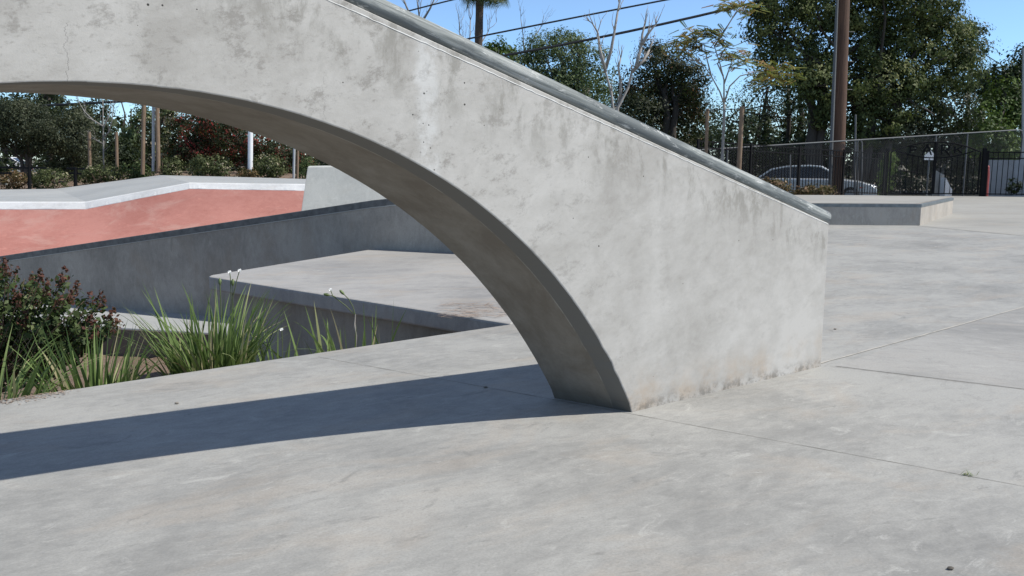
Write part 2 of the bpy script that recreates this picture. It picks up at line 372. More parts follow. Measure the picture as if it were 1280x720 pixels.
def limb(mb, p, q, r0, r1, sag=0.0, wob=.05, seg=5, k=6):
    p, q = Vector(p), Vector(q); L = (q-p).length; pts = []
    for i in range(seg+1):
        u = i/seg; a = p.lerp(q, u)
        if 0 < i < seg: a += Vector((random.gauss(0, wob), random.gauss(0, wob), random.gauss(0, wob*.5)))*L*.5
        a.z += sag*math.sin(math.pi*u)*L; pts.append(a)
    mb.tube(pts, [r0+(r1-r0)*i/seg for i in range(seg+1)], k); return pts
def twigs(mb, p, d, L, r, depth, spread=.5, up=.25, n=(2, 3), shrink=.68):
    q = p + d*L; pts = limb(mb, p, q, r, r*.62, 0, .08, 3, 4 if r < .02 else 6)
    if depth <= 0: return
    for i in range(random.randint(*n)):
        a = pts[random.randint(1, 3)] if i else pts[-1]
        nd = (d + Vector((random.gauss(0, spread), random.gauss(0, spread), random.gauss(0, spread*.7)+up))).normalized()
        twigs(mb, a, nd, L*shrink*random.uniform(.75, 1.2), max(r*.55, .0035), depth-1, spread, up, n, shrink)

# ------------------------------------------------------------------ light and sky
SUN_EL, SUN_AZ = R(50.5), R(-7.3)
S = Vector((math.cos(SUN_AZ)*math.cos(SUN_EL), math.sin(SUN_AZ)*math.cos(SUN_EL), math.sin(SUN_EL)))
ld = bpy.data.lights.new('sun', 'SUN'); ld.energy = 4.4; ld.angle = R(.53); ld.color = (1, .96, .875)
lo = bpy.data.objects.new('sun', ld); col.objects.link(lo); lo.rotation_euler = (-S).to_track_quat('-Z', 'Y').to_euler(); lo.location = (0, 0, 60)
w = bpy.data.worlds.new('World'); sc.world = w; w.use_nodes = True; nt = w.node_tree
bg = nt.nodes['Background']; sky = nt.nodes.new('ShaderNodeTexSky'); sky.sky_type = 'NISHITA'; sky.sun_disc = False
sky.sun_elevation = SUN_EL; sky.sun_rotation = math.pi/2 - SUN_AZ; sky.altitude = 200; sky.air_density = 1.0; sky.dust_density = .05; sky.ozone_density = 1.5
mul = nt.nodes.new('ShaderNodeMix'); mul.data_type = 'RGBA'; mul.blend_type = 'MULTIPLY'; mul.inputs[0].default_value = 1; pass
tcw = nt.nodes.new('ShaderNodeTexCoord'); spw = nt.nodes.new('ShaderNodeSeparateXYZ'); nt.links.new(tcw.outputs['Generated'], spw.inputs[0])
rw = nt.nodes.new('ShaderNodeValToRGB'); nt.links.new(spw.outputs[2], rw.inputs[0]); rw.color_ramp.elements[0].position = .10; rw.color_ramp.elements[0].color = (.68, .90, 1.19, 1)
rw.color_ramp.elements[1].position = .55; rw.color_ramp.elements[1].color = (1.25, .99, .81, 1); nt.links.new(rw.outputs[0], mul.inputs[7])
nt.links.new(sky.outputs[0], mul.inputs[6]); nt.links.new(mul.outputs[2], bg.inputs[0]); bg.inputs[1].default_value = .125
vs = sc.view_settings; vs.view_transform = 'Standard'; vs.look = 'None'; vs.exposure = .30; vs.gamma = 1
sc.cycles.use_denoising = True; sc.cycles.max_bounces = 8; sc.cycles.transparent_max_bounces = 8

# ------------------------------------------------------------------ the ground
A = Vector((.7034, 4.7635, 0)); ANG = math.atan2(.5939271, .80451887)
E0, E1 = Vector((-3.1305, 5.0128)), Vector((0, 7.4398))          # deck edge along the planter
S0, P1, P2 = Vector((-3.889, 10.613)), Vector((-2.29, 13.937)), Vector((-.928, 13.385))
ed = (E0-E1).normalized(); EL = E0 + ed*9.0
wd = (P2-P1).normalized(); WE = P1 + wd*5.6                      # end of the sloped wall
LOW = -1.38
def gz(x, y):
    if -34 < x < 2.6 and 0 < y < 33: return -2.3
    if y >= 33 and x < 4: return .25
    if y > 33.4: return -.40
    return -.30
xs = [-900, -400, -150, -80, -50, -34.2, -33.8, -20, -10, -5, 0, 2.4, 2.8, 4.4, 8, 15, 30, 60, 120, 300, 900]
ys = [-60, -20, -8, -.2, .2, 8, 16, 24, 32.8, 33.2, 36.3, 36.7, 45, 60, 90, 150, 300, 700, 1500]
g = MB(); g.grid([[(x, y, gz(x, y)) for x in xs] for y in ys], False)
tag(g.build('ground', M['ground']), kind='structure')

deck = MB()
BACK = [(26.0, 32.75), (18.97, 34.52), (15.35, 35.1), (7.3, 30.6), (2.6, 28.6)]
deck.prism([(EL.x, EL.y), (-9.6, -8), (34, -8), (34, 30.4), *BACK, (WE.x, WE.y+.45), (WE.x, WE.y), (E1.x+1.3, E1.y+4.95), (E1.x, E1.y), (E0.x, E0.y)], -2.0, 0)
plaza = tag(deck.build('plaza', M['plaza'], None, .008), kind='structure')
def line_strip(name, pts, wdt, z, mat):
    m = MB(); pts = [Vector((p[0], p[1])) for p in pts]
    d = (pts[-1]-pts[0]).normalized(); nrm = Vector((-d.y, d.x)); n = 24; L = []; Rr = []
    dense = []
    for a, b in zip(pts[:-1], pts[1:]): dense += [a.lerp(b, i/n) for i in range(n)]
    dense.append(pts[-1])
    for p in dense:
        k = wdt*random.uniform(.55, 1.25); j = random.uniform(-.2, .2)*wdt
        L.append((*(p+nrm*(k/2+j)), z)); Rr.append((*(p-nrm*(k/2-j)), z))
    m.grid([L, Rr], False); o = m.build(name, mat); tag(o, kind='structure'); return o
line_strip('joint', [(-1.504+.06, 6.215-.06), (.1, 5.124), (2.301, 3.627), (5.5, 1.45)], .0036, .0015, M['joint'])
line_strip('joint', [(2.26, 5.86), (3.272, 5.25), (9, 1.6)], .0036, .0038, M['joint'])
line_strip('joint', [(2.2, 5.93), (3.823, 7.257), (8.6, 11.2)], .014, .0042, flat('joint_mortar', (.42, .395, .355), .9, 0, .15, 12))
z = MB(); z.poly([(2.30, 5.87, .0025), (3.272, 5.26, .0025), (12, -.3, .0025), (14, 8, .0025), (5.106+4, 11.65, .0025), (3.823, 7.24, .0025)]); tag(z.build('bluish_pour', M['bluish']), kind='structure')
z = MB(); z.poly([(9.033, 18.80, .004), (9.9, 16.327, .004), (13, 8.2, .004), (33.5, 4, .004), (33.5, 30.3, .004), (26, 32.6, .004), (18.97, 34.35, .004), (15.4, 34.9, .004), (12.3, 33.0, .004), (11.5, 23.4, .004)]); tag(z.build('pale_apron', M['pale']), kind='structure')

# planter soil falling away from the deck edge to the kerb, and the lower floor
def strip_y(x): return 14.194 + (x + 6.659)*(-.256)
soil = MB(); rows = []
for i in range(61):
    u = i/60; r = []
    for j in range(61):
        v = j/60; x0 = EL + (E1-EL)*v; x1 = Vector((-13 + 11.4*v, 0)); x1.y = strip_y(x1.x)+.05
        p = x0.lerp(x1, u); r.append((p.x, p.y, -.17 - 1.70*u**.85 + random.gauss(0, .02)))
    rows.append(r)
soil.grid(rows); tag(soil.build('planter_soil', M['soil']), kind='structure')
lf = MB(); lf.prism([(-34, strip_y(-34)), (-1.9, strip_y(-1.9)), (-1.9, 13.6), (2.9, 13.6), (2.9, 24), (-34, 24)], -2.25, LOW)
o = lf.build('lower_floor', M['bank_deck'], None, .02); tag(o, kind='structure')
kb = MB(); kb.prism([(-20, strip_y(-20)-.03), (-2.2, strip_y(-2.2)-.03), (-2.2, strip_y(-2.2)-.003), (-20, strip_y(-20)-.003)], -2.2, LOW-.03)
tag(kb.build('low_retaining_wall', M['curb']), 'low brown stained retaining wall behind the planter soil', 'wall')

# ------------------------------------------------------------------ the arch
arch = thing('concrete_arch', 'big pale grey concrete grind arch with a steel pipe edge sloping down to the right', 'skate obstacle', A, ANG)
TC_F, TC_B, W = -2.7, -2.9, .5
def curve(tc, cf, n=150):
    out = []
    for i in range(n+1):
        th = math.pi/2*(-1 + 2*i/n); r = sum(c*th**(2*k) for k, c in enumerate(cf))
        out.append((tc - r*math.sin(th), r*math.cos(th)))          # right foot first
    return out
cf = curve(TC_F, [1.7284, .3625, .0162, -.0013]); cb = curve(TC_B, [1.7133, .3686, .0107, .0025])
random.seed(77)
cf = [(t_+random.gauss(0, .0004 + (.0016 if .26 < z_ < .50 and t_ > -1 else 0)), z_+random.gauss(0, .0004)) for t_, z_ in cf]; cb = [(t_+random.gauss(0, .0004), z_+random.gauss(0, .0004)) for t_, z_ in cb]
cf[0] = (0.0, -.02); cb[0] = (cb[0][0], -.02); cf[-1] = (cf[-1][0], -.02); cb[-1] = (cb[-1][0], -.02)
TE, TL, APEX = 1.856, -7.4, -2.75
def topz(t): return 1.0069 + .2998*(1.856 - t) if t > APEX else 1.0069 + .2998*(1.856 - (2*APEX - t))
def tr(t): return .010 + .0055*(1.87 - max(t, APEX))
am = MB()
fl = [(TE, -.02)] + cf + [(TL, -.02)]; bl = [(TE, -.02)] + cb + [(TL, -.02)]
am.grid([[(t, 0, zz) for t, zz in fl], [(t, 0, topz(t)+tr(t)) for t, zz in fl]], False)
am.grid([[(t, W, zz) for t, zz in bl], [(t, W, topz(t)+tr(t)) for t, zz in bl]], False)
rows = [[(a[0]+(b[0]-a[0])*u, W*u, a[1]+(b[1]-a[1])*u) for a, b in zip(cf, cb)] for u in (0, .01, .2, .4, .6, .8, .99, 1)]
am.grid(rows, True)
am.grid([[(t, 0, topz(t)+tr(t)) for t, _ in fl], [(t2, W, topz(t2)+tr(t2)) for t2, _ in bl]], False)
am.poly([(TE, 0, -.02), (TE, W, -.02), (TE, W, topz(TE)+tr(TE)), (TE, 0, topz(TE)+tr(TE))]); am.poly([(TL, 0, -.02), (TL, W, -.02), (TL, W, topz(TL)+tr(TL)), (TL, 0, topz(TL)+tr(TL))])
ao = am.build('arch_body', M['arch'], arch, 0, world=False)
bv = ao.modifiers.new('bevel', 'BEVEL'); bv.width = .006; bv.segments = 2; bv.limit_method = 'ANGLE'; bv.angle_limit = R(40)
ao.data.polygons.foreach_set('use_smooth', [False]*len(ao.data.polygons))
for yy in (.043, W-.043):
    pm = MB(); pts = []
    for t_ in (1.874, 1.866, 1.3, .6, -.1, -.8, -1.5, -2.2, APEX): pts.append((t_, yy, topz(t_)+.052+.0064*(1.87-t_)))
    for t_ in (-3.3, -4.5, -6, TL): pts.append((t_, yy, topz(t_)+.0815))
    pm.tube(pts, [.047], 24, True)
    d = Vector((1, 0, -.2998)).normalized(); pm.tube([Vector(pts[0])+d*.0015, Vector(pts[0])-d*.02], [.039, .039], 20, True)
    pm.build('coping_pipe', M['pipe'], arch, world=False)
sm_ = MB(); L1 = []; L2 = []
for i in range(160):
    t_ = 1.85 - i*(1.85-APEX)/159; k = random.choice((.0025, .003, .0035, .004, .002)); zz = topz(t_) + random.gauss(0, .0008)
    L1.append((t_, -.0018, zz)); L2.append((t_, -.0015, zz+k*1.25))
sm_.grid([L1, L2], False); sm_.build('mortar_bead', concrete('mortar_bead_concrete', (.62, .61, .58), (.80, .79, .76), (.6, .56, .5), size=.2), arch, world=False)

# ------------------------------------------------------------------ raised pad behind the planter
pad = thing('concrete_pad', 'flat concrete manual pad with an overhanging rounded slab edge, behind the planter', 'skate pad', (S0.x, S0.y, 0))
cx = (P2 - Vector((0, 0))); corner = []
dA = (E1-S0).normalized(); dB = (P1-S0).normalized(); rr = .16
for i in range(7):
    u = i/6; corner.append((S0 + dB*rr).lerp(S0, u).lerp(S0.lerp(S0 + dA*rr, u), u))
E1b = E1 - Vector((.004, -.003))
m = MB(); m.prism([tuple(p) for p in corner] + [tuple(E1b), (E1.x+1.296, E1.y+4.955), tuple(P1 + wd*2.9 - Vector((0, .003))), tuple(P1 - Vector((0, .003)))], -.17, .0)
m.build('slab', M['slab'], pad, .022)
nA = Vector((-dA.y, dA.x)); 
q0 = S0 + nA*.22 + dB*.05 + dA*.16; q1 = E1b + nA*.20 - dA*.5
m = MB(); m.prism([tuple(q0), tuple(q1), (E1.x+1.0, E1.y+4.6), tuple(P1 + wd*2.0 - Vector((0, .3))), tuple(P1 + wd*.25 - Vector((0, .1)))], -2.1, -.172)
m.build('base_wall', M['wallgrey'], pad)

# sloped wall (hubba) beyond
hub = thing('sloped_wall', 'long shaded grey concrete ledge wall sloping down to the left behind the pad', 'skate ledge', (P1.x, P1.y, 0))
WS = P1 - wd*14.0
def hz(s): return min(.905 + .146*max(0, 0), .80 + .1465*s + .0) if s < 2.2 else .80 + .1465*2.2
ss = [-14, -9, -5, -2, 0, 1, 2.2, 5.6]; nW = Vector((-wd.y, wd.x))
m = MB(); top_f = []; bot_f = []; top_b = []; bot_b = []
for s_ in ss:
    p = P1 + wd*s_; q = p + nW*.45; zt = hz(s_) - .11; zb = -1.6
    bot_f.append((p.x, p.y, min(zb, zt-.05))); top_f.append((p.x, p.y, zt)); bot_b.append((q.x, q.y, min(zb, zt-.05))); top_b.append((q.x, q.y, zt))
m.grid([bot_f, top_f, top_b, bot_b], False); m.poly([bot_f[-1], top_f[-1], top_b[-1], bot_b[-1]]); m.poly([bot_f[0], top_f[0], top_b[0], bot_b[0]])
m.build('wall', M['wallgrey'], hub)
m = MB(); a_, b_, c_, d_ = [], [], [], []
for s_ in ss:
    p = P1 + wd*s_ - nW*.012; q = P1 + wd*s_ + nW*.462; zt = hz(s_)
    a_.append((p.x, p.y, zt-.108)); b_.append((p.x, p.y, zt)); c_.append((q.x, q.y, zt)); d_.append((q.x, q.y, zt-.108))
m.grid([a_, b_, c_, d_], False); m.poly([a_[-1], b_[-1], c_[-1], d_[-1]])
m.build('steel_edge', M['steel_edge'], hub, .012)
m = MB(); a_, b_ = [], []
for s_ in ss:
    p = P1 + wd*s_ - nW*.014; a_.append((p.x, p.y, hz(s_)-.124)); b_.append((p.x, p.y, hz(s_)-.112))
m.grid([a_, b_], False); m.build('mortar_bead', M['light'], hub)

# red bank with white lip and grey deck
bank = thing('red_bank', 'red concrete skate bank with white painted lip and grey top behind the sloped wall', 'skate bank', tuple(at(200, 240, 24)))
lipx = [-420, -80, 107, 172, 237, 300, 390, 480]; lip_t = [252, 252, 252, 240, 228, 229, 230, 231]; lip_b = [262, 262, 261.5, 248.5, 236, 237, 238.5, 240]
backx = [-420, -80, 70, 135, 200, 290, 390, 480]; back_y = [238, 238, 236, 227.5, 219, 221, 224, 225]
Lt = [at(x, y, 24.25) for x, y in zip(lipx, lip_t)]; Lb = [at(x, y, 24.0) for x, y in zip(lipx, lip_b)]
BK = [at(x, y, 33.5) for x, y in zip(backx, back_y)]
rowsb = []
for u in (0, .1, .25, .45, .7, 1):
    rowsb.append([Vector((p.x, 24.0 - 3.4*u**1.15, (p.z-.004)*(1-u)**1.4 + (LOW-.05)*(1-(1-u)**1.4))) for p in Lb])
m = MB(); m.grid(rowsb, True); m.build('red_face', M['red'], bank)
def dense(L, n=28):
    out = []
    for a, b in zip(L[:-1], L[1:]): out += [a.lerp(b, i/n) for i in range(n)]
    return out + [L[-1]]
Lb, Lt = dense(Lb), dense(Lt); random.seed(8); jl = 0; Lj = []
for p in Lb: jl = jl*.85 + random.gauss(0, .0035); Lj.append(p + Vector((0, .004, jl)))
m = MB(); m.grid([[p + Vector((0, .03, -.10)) for p in Lb], Lj, [p.lerp(q, .85) + Vector((0, -.05, .0)) for p, q in zip(Lb, Lt)], Lt], False); m.build('white_lip', M['white_lip'], bank, .015)
BK = dense(BK)
m = MB(); m.grid([[p - Vector((0, 0, .002)) for p in Lt], [p.lerp(q, .5) for p, q in zip(Lt, BK)], BK, [Vector((p.x, p.y+.3, p.z-.6)) for p in BK]], False); m.build('deck', M['bank_deck'], bank)

# pale block at the end of the bank
blk = MB(); f0, f1 = at(377, 258, 18.6), at(384.5, 207.5, 18.6)
base0 = f0 + (f0-f1)*1.9; t1 = Vector((f1.x+2.9, f1.y+2.6, f1.z)); b1 = Vector((t1.x+.1, t1.y, base0.z)); nn = Vector((.05, 1.3, 0))
fr = [base0, b1, t1, f1]; bk = [p+nn for p in fr]
for q in (fr, bk[::-1], [fr[0], fr[3], bk[3], bk[0]], [fr[1], bk[1], bk[2], fr[2]], [fr[3], fr[2], bk[2], bk[3]], [fr[0], bk[0], bk[1], fr[1]]): blk.poly(q)
tag(blk.build('concrete_block', M['light'], None, .03), 'light grey concrete block with slanted left side beside the red bank', 'skate block')

# low ledge on the right
led = thing('ledge_box', 'low wide concrete grind ledge with steel edge near the gate', 'skate ledge', (9.143, 18.956, 0))
pl = [(4.6, 19.52), (9.143, 18.956), (12.05, 23.2), (10.6, 24.9), (4.6, 25.6)]
m = MB(); m.prism(pl, -.02, [.47, .475, .435, .43, .43]); m.build('concrete_box', M['ledge'], led, .008)
m = MB()
def off(p, q, a, b): 
    d = (Vector(q)-Vector(p)).normalized(); nx = Vector((d.y, -d.x)); return [Vector(p)+nx*a, Vector(q)+nx*a, Vector(q)-nx*b, Vector(p)-nx*b]
for (p, q, z0, z1) in ((pl[0], pl[1], .47, .475), (pl[1], pl[2], .475, .435)):
    o4 = off(p, q, .006, .075); m.prism([tuple(v_) for v_ in o4], [z0-.07, z1-.07, z1-.07, z0-.07], [z0+.005, z1+.005, z1+.005, z0+.005])
m.build('steel_edge', M['steel_light'], led, .006)
m = MB(); m.poly([(4.6, 19.66, .478), (9.08, 19.10, .482), (11.93, 23.2, .442), (10.55, 24.8, .437), (4.6, 25.5, .437)]); m.build('top_slab', M['pale'], led)

# ------------------------------------------------------------------ planter plants
def blade_faces(base, az, lean, L, wdt, curl, n=7, tone=.5):
    fs = []; ts = []; d = np.array([math.cos(az), math.sin(az), 0.0]); side = np.array([-math.sin(az), math.cos(az), 0.0])
    tw = random.uniform(-1.2, 1.2); side = side*math.cos(tw) + d*math.sin(tw)
    p = np.array(base, float); ang = lean; prev = None
    for i in range(n+1):
        u = i/n; wv = wdt*(1-u**2.2)*(.65+.7*min(1, u*4)*.5)
        cur = (p - side*wv/2, p + side*wv/2)
        if prev is not None: fs += [prev[0], prev[1], cur[1], cur[0]]; ts.append(tone + .10*u)
        prev = cur; st = L/n; p = p + (d*math.sin(ang) + np.array([0, 0, 1.0])*math.cos(ang))*st; ang += curl/n
    return fs, ts
def lily(label, base, n, hgt, rad, spread=.5, dry=.06, seed=0, stalks=(), curlmax=.7):
    random.seed(seed); th = thing('lily_clump', label, 'plant', base, 0, 'lily clumps in the planter'); V = []; T = []
    for i in range(n):
        a = random.uniform(0, 2*math.pi); r = rad*math.sqrt(random.random())
        b = Vector(base) + Vector((math.cos(a)*r, math.sin(a)*r*.7, -.04)); az = a + random.gauss(0, .5)
        lean = abs(random.gauss(.05, spread*.38)) + r/rad*spread*.35; L = hgt*random.uniform(.55, 1.05)
        isdry = random.random() < dry
        f, t_ = blade_faces(b, az, lean, L, random.uniform(.017, .032), random.uniform(.05, curlmax) + (1.0 if random.random() < .12 else 0), 7, 1.0 if isdry else random.gauss(.45, .2))
        V += f; T += t_
    facemesh('leaf_blades', np.array(V), 4, np.array(T), M['blade'], th)
    return th
def stalk(th, pts, kind, r=.004):
    m = MB(); m.tube([Vector(p) for p in pts], [r]*len(pts), 6); m.build('flower_stalk', M['stem'], th)
    e = Vector(pts[-1])
    if kind == 'flower':
        m = MB()
        for i in range(6):
            a = i*math.pi/3 + .2; d = Vector((math.cos(a), math.sin(a)*.6, .55*math.sin(a)+.2)).normalized(); s_ = d.cross(Vector((0, -1, .3))).normalized()
            m.poly([e, e+d*.009+s_*.006, e+d*.018, e+d*.009-s_*.006])
        m.ball(e, .006, 6, 4); m.build('flower', M['petal'], th)
    else:
        m = MB(); d = (e-Vector(pts[-2])).normalized(); m.tube([e-d*.004, e+d*.012, e+d*.03, e+d*.045, e+d*.055], [.004, .012, .014, .010, .002], 8); m.build('seed_pod', M['pod'], th)
def soilz(Y): return -.33
YA = 6.75
cA = at(268, 490, YA); cA.z = -.42
A_ = lily('largest green lily clump with tall flower stalks, in front of the pad corner', cA, 250, .95, .31, .46, .08, 3, curlmax=.95)
def S_(px, py, Y=YA): return at(px, py, Y)
stalk(A_, [S_(285, 470), S_(286, 420), S_(289, 375), S_(288, 347), S_(287, 340)], 'flower', .0035)
stalk(A_, [S_(287, 470), S_(289, 410), S_(291, 372), S_(296, 350), S_(299.5, 338)], 'flower', .0035)
stalk(A_, [S_(276, 470), S_(277, 420), S_(276, 380), S_(275, 356)], 'pod', .004)
stalk(A_, [S_(290, 385), S_(291, 372), S_(291, 362), S_(291, 357)], 'pod', .0025)
stalk(A_, [S_(351, 470), S_(353, 440), S_(353, 425), S_(352, 412)], 'flower', .003)
c2 = at(118, 515, 5.95); c2.z = -.40
lily('mid sized upright lily clump between the russet shrub and the soil patch', c2, 115, .80, .27, .40, .08, 5)
c3 = at(-12, 530, 5.5); c3.z = -.38
lily('arching lily clump at the left edge under the shrub', c3, 110, .90, .25, .75, .10, 7, curlmax=1.2)
c4 = at(440, 470, 7.35); c4.z = -.42
Dk = lily('sparse thin lily clump with a knotted stalk under the slab edge', c4, 34, .72, .46, .42, .08, 9, curlmax=.35)
def K_(px, py): return at(px, py, 7.3)
m = MB(); m.tube([K_(443, 450), K_(445, 420), K_(443, 405), K_(444, 393)], [.008, .009, .010, .007], 7); m.build('knotted_stalk', M['greybark'], Dk)
stalk(Dk, [K_(444, 394), K_(432, 382), K_(416, 370), K_(413, 362)], 'flower', .004)
stalk(Dk, [K_(444, 394), K_(441, 383), K_(436, 374), K_(430, 368)], 'pod', .004)
stalk(Dk, [K_(420, 372), K_(417, 370), K_(412, 369)], 'pod', .003)
c5 = at(192, 500, 6.35); c5.z = -.42
lily('small lily tuft on the bare soil left of the largest clump', c5, 12, .50, .10, .7, .2, 13)
c6 = at(348, 470, 6.9); c6.z = -.42
lily('thin lily tuft with wide leaning blades right of the largest clump', c6, 26, .68, .16, .75, .06, 17, curlmax=.4)

def russet_shrub():
    random.seed(21); Y = 6.7; root = at(-18, 500, Y); root.z = -.5
    th = thing('russet_shrub', 'dark green shrub with russet shoot tips at the left edge of the planter', 'shrub', root)
    tips = [(5, 330), (20, 342), (38, 352), (58, 356), (75, 352), (96, 360), (112, 372), (128, 378), (140, 392), (146, 405), (-30, 335), (-12, 345), (70, 385), (45, 372), (100, 400), (20, 370), (0, 385),
            (-40, 380), (-50, 350), (30, 400), (62, 405), (80, 418), (112, 402), (120, 415), (-10, 410), (40, 430), (10, 440), (60, 445), (90, 440), (-30, 430), (84, 372), (50, 345), (135, 412), (-60, 400), (10, 350), (30, 362), (66, 398), (20, 415), (0, 425), (-20, 440), (35, 450), (75, 452)]
    st = MB(); LP = []; LS = []; LT = []; RP = []
    for (px, py) in tips:
        for rep in range(3):
            e = at(px + random.gauss(0, 7), py + random.gauss(0, 7), Y + random.gauss(0, .20))
            if rep == 0: e = at(px, py, Y + random.uniform(-.25, .2))
            b = root + Vector((random.gauss(0, .08), random.gauss(0, .08), 0)); mid = b.lerp(e, .55) + Vector((random.gauss(0, .05), random.gauss(0, .05), -.06))
            pts = [b.lerp(mid, .5)+Vector((0, 0, .02)), mid, mid.lerp(e, .5)+Vector((0, 0, -.01)), e]
            st.tube(pts, [.006, .005, .004, .0025], 5)
            for k in range(46):
                u = random.uniform(.25, .93); a = pts[1].lerp(e, u) if u > .3 else pts[0].lerp(pts[1], random.uniform(.3, 1))
                LP.append(a + Vector((random.gauss(0, .032), random.gauss(0, .032), random.gauss(0, .03))))
            d = (e-pts[2]).normalized()
            if py < 425 and rep < 2:
                for k in range(34):
                    u = random.uniform(-.055, .05); w_ = .017*(1-max(0, u)/.06)+.003
                    RP.append(e + (d*.5+Vector((0, 0, .7)))*u + Vector((random.gauss(0, w_), random.gauss(0, w_), 0)))
    st.build('stems', M['twig'], th, fix=False)
    P = np.array([tuple(p) for p in LP]); facemesh('leaves', leafquads(P, .044, .66, .4), 4, RNG.normal(.56, .22, len(P)), M['bushleaf'], th)
    P = np.array([tuple(p) for p in RP]); facemesh('russet_shoots', leafquads(P, .027, .62, .2), 4, RNG.normal(.5, .25, len(P)), M['redtip'], th)
russet_shrub()

# dry needle litter on the pad and flecks in the soil
random.seed(4); m = MB()
for i in range(230):
    p = gnd(random.uniform(545, 640), random.uniform(379, 398)); a = random.gauss(.1, .5); L = random.uniform(.06, .2); d = Vector((math.cos(a), math.sin(a), 0))*L
    n_ = Vector((-d.y, d.x, 0)).normalized()*.0022; z_ = Vector((0, 0, random.uniform(.004, .02))); 
    if p.x > -.1 - (7.9-p.y)*.2 and p.y < 7.9: continue
    m.poly([p+z_-n_, p+d+z_-n_, p+d+z_+n_, p+z_+n_])
tag(m.build('needle_litter', M['litter'], fix=False), kind='stuff')
m = MB()
for i in range(500):
    u, v = random.random()*.6, random.random(); x0 = EL + (E1-EL)*v; x1 = Vector((-13 + 11.4*v, 0)); x1.y = strip_y(x1.x); p = x0.lerp(x1, u)
    c_ = Vector((p.x, p.y, -.15 - 1.70*u**.85)); a = random.uniform(0, 6.3); d = Vector((math.cos(a), math.sin(a), random.uniform(-.3, .5)))*random.uniform(.015, .06); n_ = Vector((-d.y, d.x, 0)).normalized()*random.uniform(.004, .012)
    m.poly([c_-n_, c_+d, c_+n_, c_-d*.4])
for i in range(260):
    px = random.uniform(-10, 100)*random.random()**.3; p = gnd(px, 500 - px*.148 + abs(random.gauss(0, 3.4)) + .5); a = random.uniform(0, 6.3); d = Vector((math.cos(a), math.sin(a), 0))*random.uniform(.004, .022); n_ = Vector((-d.y, d.x, 0)).normalized()*random.uniform(.002, .006); c_ = p + Vector((0, 0, random.uniform(.003, .008)))
    m.poly([c_-n_, c_+d, c_+n_, c_-d*.5])
tag(m.build('bark_mulch', flat('mulch_chip', (.27, .2, .15), .9, 0, .5, 3), fix=False), kind='stuff')
# weed tuft in the joint
p = gnd(1210, 594.5); th = thing('weed_tuft', 'tiny dry weed tuft growing in the floor joint at right', 'weed', p)
V = []; T = []; random.seed(2)
for i in range(26):
    f, t_ = blade_faces((p.x+random.gauss(0, .016), p.y+random.gauss(0, .006), .002), random.uniform(0, 6.3), random.uniform(.5, 1.3), random.uniform(.012, .035), .004, .4, 3, random.uniform(.3, 1)); V += f; T += t_
facemesh('weed_blades', np.array(V), 4, np.array(T), M['blade'], th)
for (px, py, lab) in ((607, 485, 'small dark chip lying on the shaded floor joint'), (221, 505, 'small brown leaf scrap on the floor beside the arch shadow'), (1188, 712, 'small stone on the floor at the bottom right'), (1044, 412, 'small dark speck of grit right of the arch foot')):
    q = gnd(px, py); m = MB(); m.ball((q.x, q.y, .006), .011, 6, 4, (1.3, .8, .55)); tag(m.build('pebble', M['joint']), lab, 'pebble')

# ------------------------------------------------------------------ fences and gate
G0 = Vector((15.35, 35.0, 0)); G1 = Vector((18.97, 34.42, 0)); F1 = Vector((26.0, 32.65, 0)); F0 = Vector((6.4, 29.5, .40))
def iron_fence(label, p, q, ht0, ht1, sub, n_post, spacing, extra_rail):
    th = thing('iron_fence', label, 'fence', p, 0, 'black iron fences'); L = (q-p).length; Zv = Vector((0, 0, 1))
    m = MB(); n = int(L/spacing)
    for i in range(1, n):
        u = i/n; b = p.lerp(q, u); h_ = ht0+(ht1-ht0)*u; m.box(b + Zv*(h_/2+.03), (.022, .022, h_-.06), math.atan2((q-p).y, (q-p).x))
    m.build('pickets', M['black'], th, fix=False)
    for off_ in ([.0, -sub, None] if extra_rail else [0.0, None]):
        m = MB()
        a = p + Zv*(ht0+off_ if off_ is not None else .10); b = q + Zv*(ht1+off_ if off_ is not None else .10); m.bar(a, b, .04); m.build('rail', M['black'], th)
    for i in range(n_post+1):
        b = p.lerp(q, i/n_post); h_ = ht0+(ht1-ht0)*i/n_post; m = MB(); m.box(b + Zv*(h_/2+.03), (.075, .075, h_+.08), math.atan2((q-p).y, (q-p).x)); m.build('post', M['black'], th)
    return th
iron_fence('black iron picket fence in front of the silver car, left of the gate', F0, G0 - Vector((.12, .06, 0)), 1.70, 1.70, .22, 4, .17, True)
iron_fence('black iron picket fence in front of the pale wall, right of the gate', G1 + Vector((.14, -.03, 0)), F1, 1.76, 1.76, .24, 3, .19, True)

